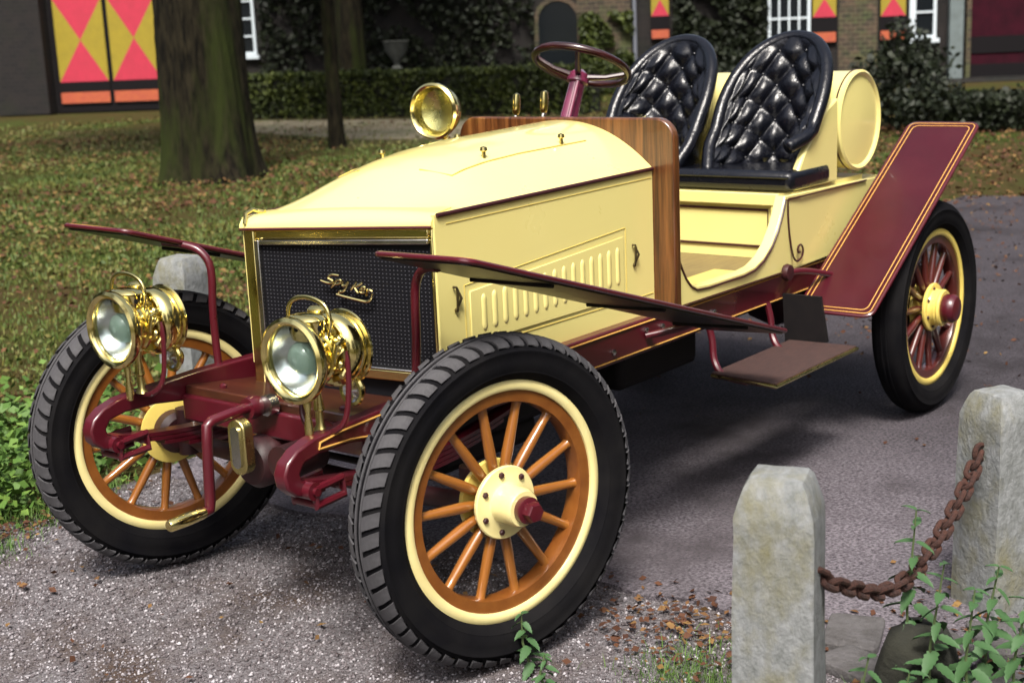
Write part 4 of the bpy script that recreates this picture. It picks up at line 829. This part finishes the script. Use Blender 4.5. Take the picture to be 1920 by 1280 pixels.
# ---- fenders
def fender(name, corners, th, brk, lines=True):
    """corners: front-inner, front-outer, rear-outer, rear-inner on the top face"""
    f = empty(name, parent=car); a, b, c, d = [Vector(p) for p in corners]; nn = (b - a).cross(d - a).normalized()
    if nn.z < 0: nn = -nn
    def Q(s, t): return a.lerp(b, s).lerp(d.lerp(c, s), t)
    wid = (b - a).length; ln = (d - a).length
    def ringpts(ins, r):
        x0, x1, y0, y1 = ins, wid - ins, ins, ln - ins; pts = []
        for (cx, cy, a0) in ((x1 - r, y0 + r, -PI / 2), (x1 - r, y1 - r, 0), (x0 + r, y1 - r, PI / 2), (x0 + r, y0 + r, PI)):
            for k in range(6): t = a0 + k * PI / 10; pts.append((cx + r * math.cos(t), cy + r * math.sin(t)))
        return pts
    m = MB(); m.prism([(s / wid, t / ln) for s, t in ringpts(0, .035)], lambda s, t, h: Q(s, t) + nn * h, -th, 0); m.build('board', M['fender'], f, bevel=.003)
    m = MB(); m.prism([(s / wid, t / ln) for s, t in ringpts(.006, .032)], lambda s, t, h: Q(s, t) + nn * h, -th - .005, -th - .001); m.build('underside', M['under'], f)
    m = MB(); m.tube([Q(s / wid, t / ln) - nn * th * .5 for s, t in ringpts(-.001, .036)], th * .62, 8, True); m.build('edge_bead', M['maroon'], f)
    for ins in (.008, .026):
        m = MB(); m.tube([Q(s / wid, t / ln) + nn * .0004 for s, t in ringpts(ins, .025)], .0022, 4, True); m.build('pinstripe', M['gold'], f)
    for p in brk:
        m = MB(); m.tube([Vector(q) for q in smooth(p, 4)], .0125, 10); m.build('stay', M['maroon'], f)
    for t in (.22, .55, .85):
        p, q = Q(.06, t) - nn * (th + .008), Q(.94, t) - nn * (th + .008); MB().tube([p, q], .007, 6).build('cross_rib', M['black'], f)
    return f
for sg in (1, -1):
    fender('front_fender', [(.225, sg * .50, 1.142), (.225, sg * .815, 1.144), (-1.42, sg * .815, .648), (-1.42, sg * .50, .632)], .012,
           [[(.0, sg * .41, .69), (-.005, sg * .42, .85), (-.012, sg * .42, .99), (-.002, sg * .45, 1.045), (.02, sg * .50, 1.066), (.05, sg * .56, 1.075)], [(-1.15, sg * .42, .64), (-1.2, sg * .50, .66), (-1.22, sg * .58, .690)]])
    fender('rear_fender', [(-2.165, sg * .47, .552), (-2.165, sg * .775, .552), (-3.25, sg * .775, 1.19), (-3.25, sg * .47, 1.19)], .012,
           [[(-2.09, sg * .45, .702), (-2.20, sg * .48, .697), (-2.36, sg * .52, .66)], [(-2.95, sg * .44, .85), (-2.96, sg * .52, .95), (-2.97, sg * .6, 1.0)]])
    m = MB(); m.lathe([(.03, 0), (.034, .01), (.03, .025), (.0, .03)], org=(-2.10, sg * .449, .705), ax=(0, sg, 0), n=16); P_('fender_mount', m, 'maroondark')
    s_ = empty('running_step', parent=car)
    m = MB(); m.prism([(-1.50, .47), (-1.47, .74), (-2.12, .74), (-2.10, .47)] if sg > 0 else [(-1.50, -.47), (-1.47, -.74), (-2.12, -.74), (-2.10, -.47)], lambda a, b, t: (a, b, t), .420, .440); m.build('tread_board', M['stepwood'], s_)
    m = MB(); q = [(-1.50, .472), (-1.47, .743), (-2.12, .743), (-2.10, .472)]; m.tube([(a, sg * b, .430) for a, b in q], .007, 6, True); m.build('edge_trim', M['brasspaint'], s_)
    for x in (-1.555, -2.0):
        m = MB(); m.tube([Vector(p) for p in smooth([(x - .01, sg * .42, .60), (x - .012, sg * .435, .54), (x, sg * .45, .47), (x + .02, sg * .50, .425), (x + .03, sg * .60, .415)], 4)], [.013] * 17, 9); m.build('bracket', M['maroon'], s_)
    sh = MB(); sh.hexa([(-2.12, sg * .44, .42), (-2.12, sg * .62, .44), (-2.135, sg * .62, .44), (-2.135, sg * .44, .42), (-2.10, sg * .44, .62), (-2.10, sg * .60, .62), (-2.115, sg * .60, .62), (-2.115, sg * .44, .62)]); sh.build('splash_panel', M['black'], s_)

# ================================================================== FOREGROUND: posts, chain, stones, nettles
def stone_post(loc, rz, w, h, label, seed):
    p = empty('stone_post', loc, rz); tag(p, label, 'stone post', 'stone chain posts along the lane')
    rr = random.Random(seed); m = MB(); rows = []
    prof = [(w * .545, -.1), (w * .54, .0), (w * .53, h * .3), (w * .515, h * .6), (w * .505, h * .84), (w * .50, h * .880), (w * .492, h * .892), (w * .44, h * .935), (w * .385, h * .972), (w * .33, h * .99), (w * .14, h)]
    for (r, z) in prof:
        row = []
        for k in range(4):
            for q in np.linspace(0, 1, 7)[:-1]:
                c0 = (math.copysign(1, math.cos(PI / 4 + k * PI / 2)), math.copysign(1, math.sin(PI / 4 + k * PI / 2))); c1 = (math.copysign(1, math.cos(PI / 4 + (k + 1) * PI / 2)), math.copysign(1, math.sin(PI / 4 + (k + 1) * PI / 2)))
                x = c0[0] + (c1[0] - c0[0]) * q; y = c0[1] + (c1[1] - c0[1]) * q; l = math.hypot(x, y); k_ = 1 - .035 * max(0, l - 1.12) / .3
                e = .0026 if z < h * .86 else .0007
                row.append((x * r * k_ + rr.uniform(-e, e), y * r * k_ + rr.uniform(-e, e), z + rr.uniform(-e, e)))
        rows.append(row)
    m.grid(rows, True); m.f.append(tuple(range(len(m.v) - 24, len(m.v)))); m.mi.append(0)
    o = m.build('shaft', M['stone'], p, angle=32)
    return p
stone_post((.21, 1.625, 0), R_(18), .172, .745, 'nearest mossy grey stone post at the front beside the big front wheel', 2)
p2 = stone_post((-1.05, 1.66, 0), R_(-27), .165, .635, 'mossy stone post at the right edge holding the rusty chain end', 4)
stone_post((-1.22, -2.10, 0), R_(12), .18, .74, 'pale stone post on the lawn behind the far front wheel', 9)
m = MB(); m.tube([Vector(q) for q in smooth([(-.99, 1.645, .485), (-.955, 1.632, .492), (-.938, 1.628, .475), (-.945, 1.63, .455), (-.985, 1.642, .45)], 4)], .008, 8); ev = m.build('staple', M['rust']); ev.parent = p2; ev.matrix_parent_inverse = p2.matrix_basis.inverted()
ch = empty('rusty_chain', (.19, 1.71, .48)); tag(ch, 'rusty iron chain sagging between the two nearest stone posts', 'chain')
CP = smooth([(.22, 1.71, .535), (.12, 1.715, .478), (.02, 1.71, .432), (-.14, 1.70, .365), (-.32, 1.69, .330), (-.50, 1.68, .345), (-.68, 1.665, .382), (-.83, 1.648, .418), (-.95, 1.632, .458)], 30)
lens = [0]
for a, b in zip(CP, CP[1:]): lens.append(lens[-1] + (b - a).length)
def onchain(s):
    i = max(1, min(len(lens) - 1, int(np.searchsorted(lens, s)))); t = (s - lens[i - 1]) / (lens[i] - lens[i - 1]); return CP[i - 1].lerp(CP[i], t)
pitch = .050; link = None; k = 0; s_ = .02
while s_ < lens[-1] - .005:
    c = onchain(s_); d = (onchain(min(s_ + .02, lens[-1])) - onchain(max(s_ - .02, 0))).normalized(); X, Y, D = basis(d)
    ro = random.uniform(-.35, .35) + (PI / 4 if k % 2 else -PI / 4)
    Xr = X * math.cos(ro) + Y * math.sin(ro); Yr = D.cross(Xr); mx = Matrix(((Xr.x, Yr.x, D.x, c.x - .19), (Xr.y, Yr.y, D.y, c.y - 1.71), (Xr.z, Yr.z, D.z, c.z - .48), (0, 0, 0, 1)))
    if link is None:
        pts = [(.0165 * math.cos(t), 0, .0165 * math.sin(t) + (.0175 if math.sin(t) >= 0 else -.0175)) for t in np.linspace(0, 2 * PI, 18, endpoint=False)]
        link = MB().tube(pts, .0075, 8, True).build('link', M['rust'], ch); link.matrix_local = mx
    else: inst(link, ch, mx)
    s_ += pitch; k += 1
def rock(name, loc, r, m_, label, cat, group=None, seed=0, flat=1):
    rr = np.random.default_rng(seed); bm = bmesh.new(); bmesh.ops.create_icosphere(bm, subdivisions=3, radius=1)
    ph = rr.uniform(0, 6, 6)
    for v in bm.verts:
        d = v.co.normalized(); k = 1 + .16 * math.sin(3 * d.x + ph[0]) * math.sin(3 * d.y + ph[1]) + .10 * math.sin(6 * d.z + ph[2] + 4 * d.x) + .05 * math.sin(11 * d.y + ph[3])
        q = d * k; q = Vector((math.copysign(abs(q.x) ** (.7 * flat), q.x), math.copysign(abs(q.y) ** (.7 * flat), q.y), math.copysign(abs(q.z) ** (.7 * flat), q.z))); v.co = Vector((q.x * r[0], q.y * r[1], q.z * r[2]))
    me = bpy.data.meshes.new(name); bm.to_mesh(me); bm.free(); me.materials.append(M[m_]); me.polygons.foreach_set('use_smooth', [True] * len(me.polygons))
    o = bpy.data.objects.new(name, me); COL.objects.link(o); o.location = loc; o.rotation_euler = (0, 0, rr.uniform(0, 3)); tag(o, label, cat, group); return o
rock('boulder', (-.34, 1.72, .02), (.10, .085, .20), 'rock', 'dark mossy boulder standing under the rusty chain', 'boulder', seed=3)
for k, (x, y, rx_, ry_, lb) in enumerate([(-.62, 1.42, .13, .09, 'grey paving slab behind the near post, nearest the tarmac edge'), (-.45, 1.50, .10, .08, 'small grey paving slab just right of the near post foot'),
      (-.66, 1.62, .12, .08, 'grey paving slab left of the dark boulder'), (-.80, 1.78, .13, .10, 'grey paving slab at the foot of the right-hand post'), (-.52, 1.88, .09, .09, 'grey paving slab right of the dark boulder among nettles')]):
    o = rock('paving_slab', (x, y, .0), (rx_ * .85, ry_ * .85, .020), 'slab', lb, 'paving slab', 'loose paving slabs by the posts', seed=20 + k, flat=.28)
# nettles
def nettle(loc, h, label, seed, n=7, lean=(0, 0), size=1.0):
    rr = random.Random(seed); t = empty('nettle', loc); tag(t, label, 'nettle plant', 'nettles by the stone posts')
    m = MB(); top = Vector((lean[0], lean[1], h)); m.tube([(0, 0, -.03), top * .5 + Vector((.01, -.01, 0)), top], [.004, .0035, .002], 6); m.build('stem', M['stem'], t)
    if 'nl' not in LEAF:
        mb = MB(); rows = []
        wv = [0, .5, .86, .72, .98, .80, .90, .68, .72, .45, .46, .2, 0]
        for i, w_ in enumerate(wv):
            q = i / (len(wv) - 1); L_ = .085; hw = .021 * w_; dz = -.028 * q * q
            rows.append([(L_ * q, -hw, dz + .006 * (w_ > 0)), (L_ * q, 0, dz), (L_ * q, hw, dz + .006 * (w_ > 0))])
        mb.grid(rows); LEAF['nl'] = mb.mesh('leaf', M['nettle'], 60)
    n += 3
    for k in range(n):
        q = .12 + .88 * k / (n - 1); c = Vector((lean[0] * q, lean[1] * q, h * q))
        for s_ in (0, PI):
            o = bpy.data.objects.new('leaf', LEAF['nl']); COL.objects.link(o); o.parent = t; o.location = c
            o.rotation_euler = (rr.uniform(-.3, .3), rr.uniform(-.15, .45) - (.35 if q > .9 else 0), k * PI / 2 + s_ + rr.uniform(-.3, .3)); sz = size * (1.0 - .55 * q ** 2) * rr.uniform(.85, 1.15); o.scale = (sz, sz, sz)
LEAF = {}
nettle((.02, .80, 0), .16, 'small nettle sprig in front of the big front wheel', 1, 4, (.02, -.02), .8)
nettle((.10, .90, 0), .10, 'tiny nettle seedling right of the sprig at the front wheel', 14, 3, (.0, .0), .6)
nettle((-.33, 1.70, .0), .50, 'tallest nettle rising past the chain beside the dark boulder', 2, 9, (-.02, .0), .95)
nettle((-.25, 1.78, .0), .42, 'nettle just right of the tallest one, in front of the chain', 3, 8, (.0, .03), .9)
nettle((.05, 1.73, .0), .28, 'leafy nettle at the foot of the near stone post', 4, 6, (-.02, .02), 1.0)
nettle((-.12, 1.86, .0), .18, 'low nettle in front of the dark boulder', 5, 5, (0, .02), 1.0)
nettle((-.40, 1.93, .0), .30, 'bushy nettle in front of the right-hand post', 6, 7, (-.02, .02), 1.05)
nettle((-.50, 2.02, .0), .26, 'nettle at the right picture edge below the right-hand post', 7, 6, (.0, .03), 1.0)
nettle((-.22, 2.00, .0), .16, 'short nettle in the bottom right corner', 8, 5, (.02, .0), 1.0)
for k, (x, y, h, lb) in enumerate([(-.02, 1.80, .24, 'nettle right of the near post, second from its foot'), (-.30, 1.86, .34, 'nettle crowding the boulder from the front'), (-.62, 1.95, .36, 'tall nettle leaning against the right-hand post'),
      (-.10, 1.98, .22, 'nettle low at the bottom edge right of centre of the nettle bed'), (-.36, 2.08, .24, 'nettle at the bottom right corner, behind the shortest one'), (-.58, 1.80, .30, 'nettle between boulder and right-hand post'), (.12, 1.80, .20, 'nettle overlapping the lower right edge of the near post')]):
    nettle((x, y, .0), h, lb, 30 + k, 7, (random.uniform(-.03, .03), random.uniform(-.03, .03)), 1.05)
nettle((.36, 1.28, .0), .09, 'tiny nettle seedling in the grass tuft left of the near post', 9, 3, (0, 0), .7)
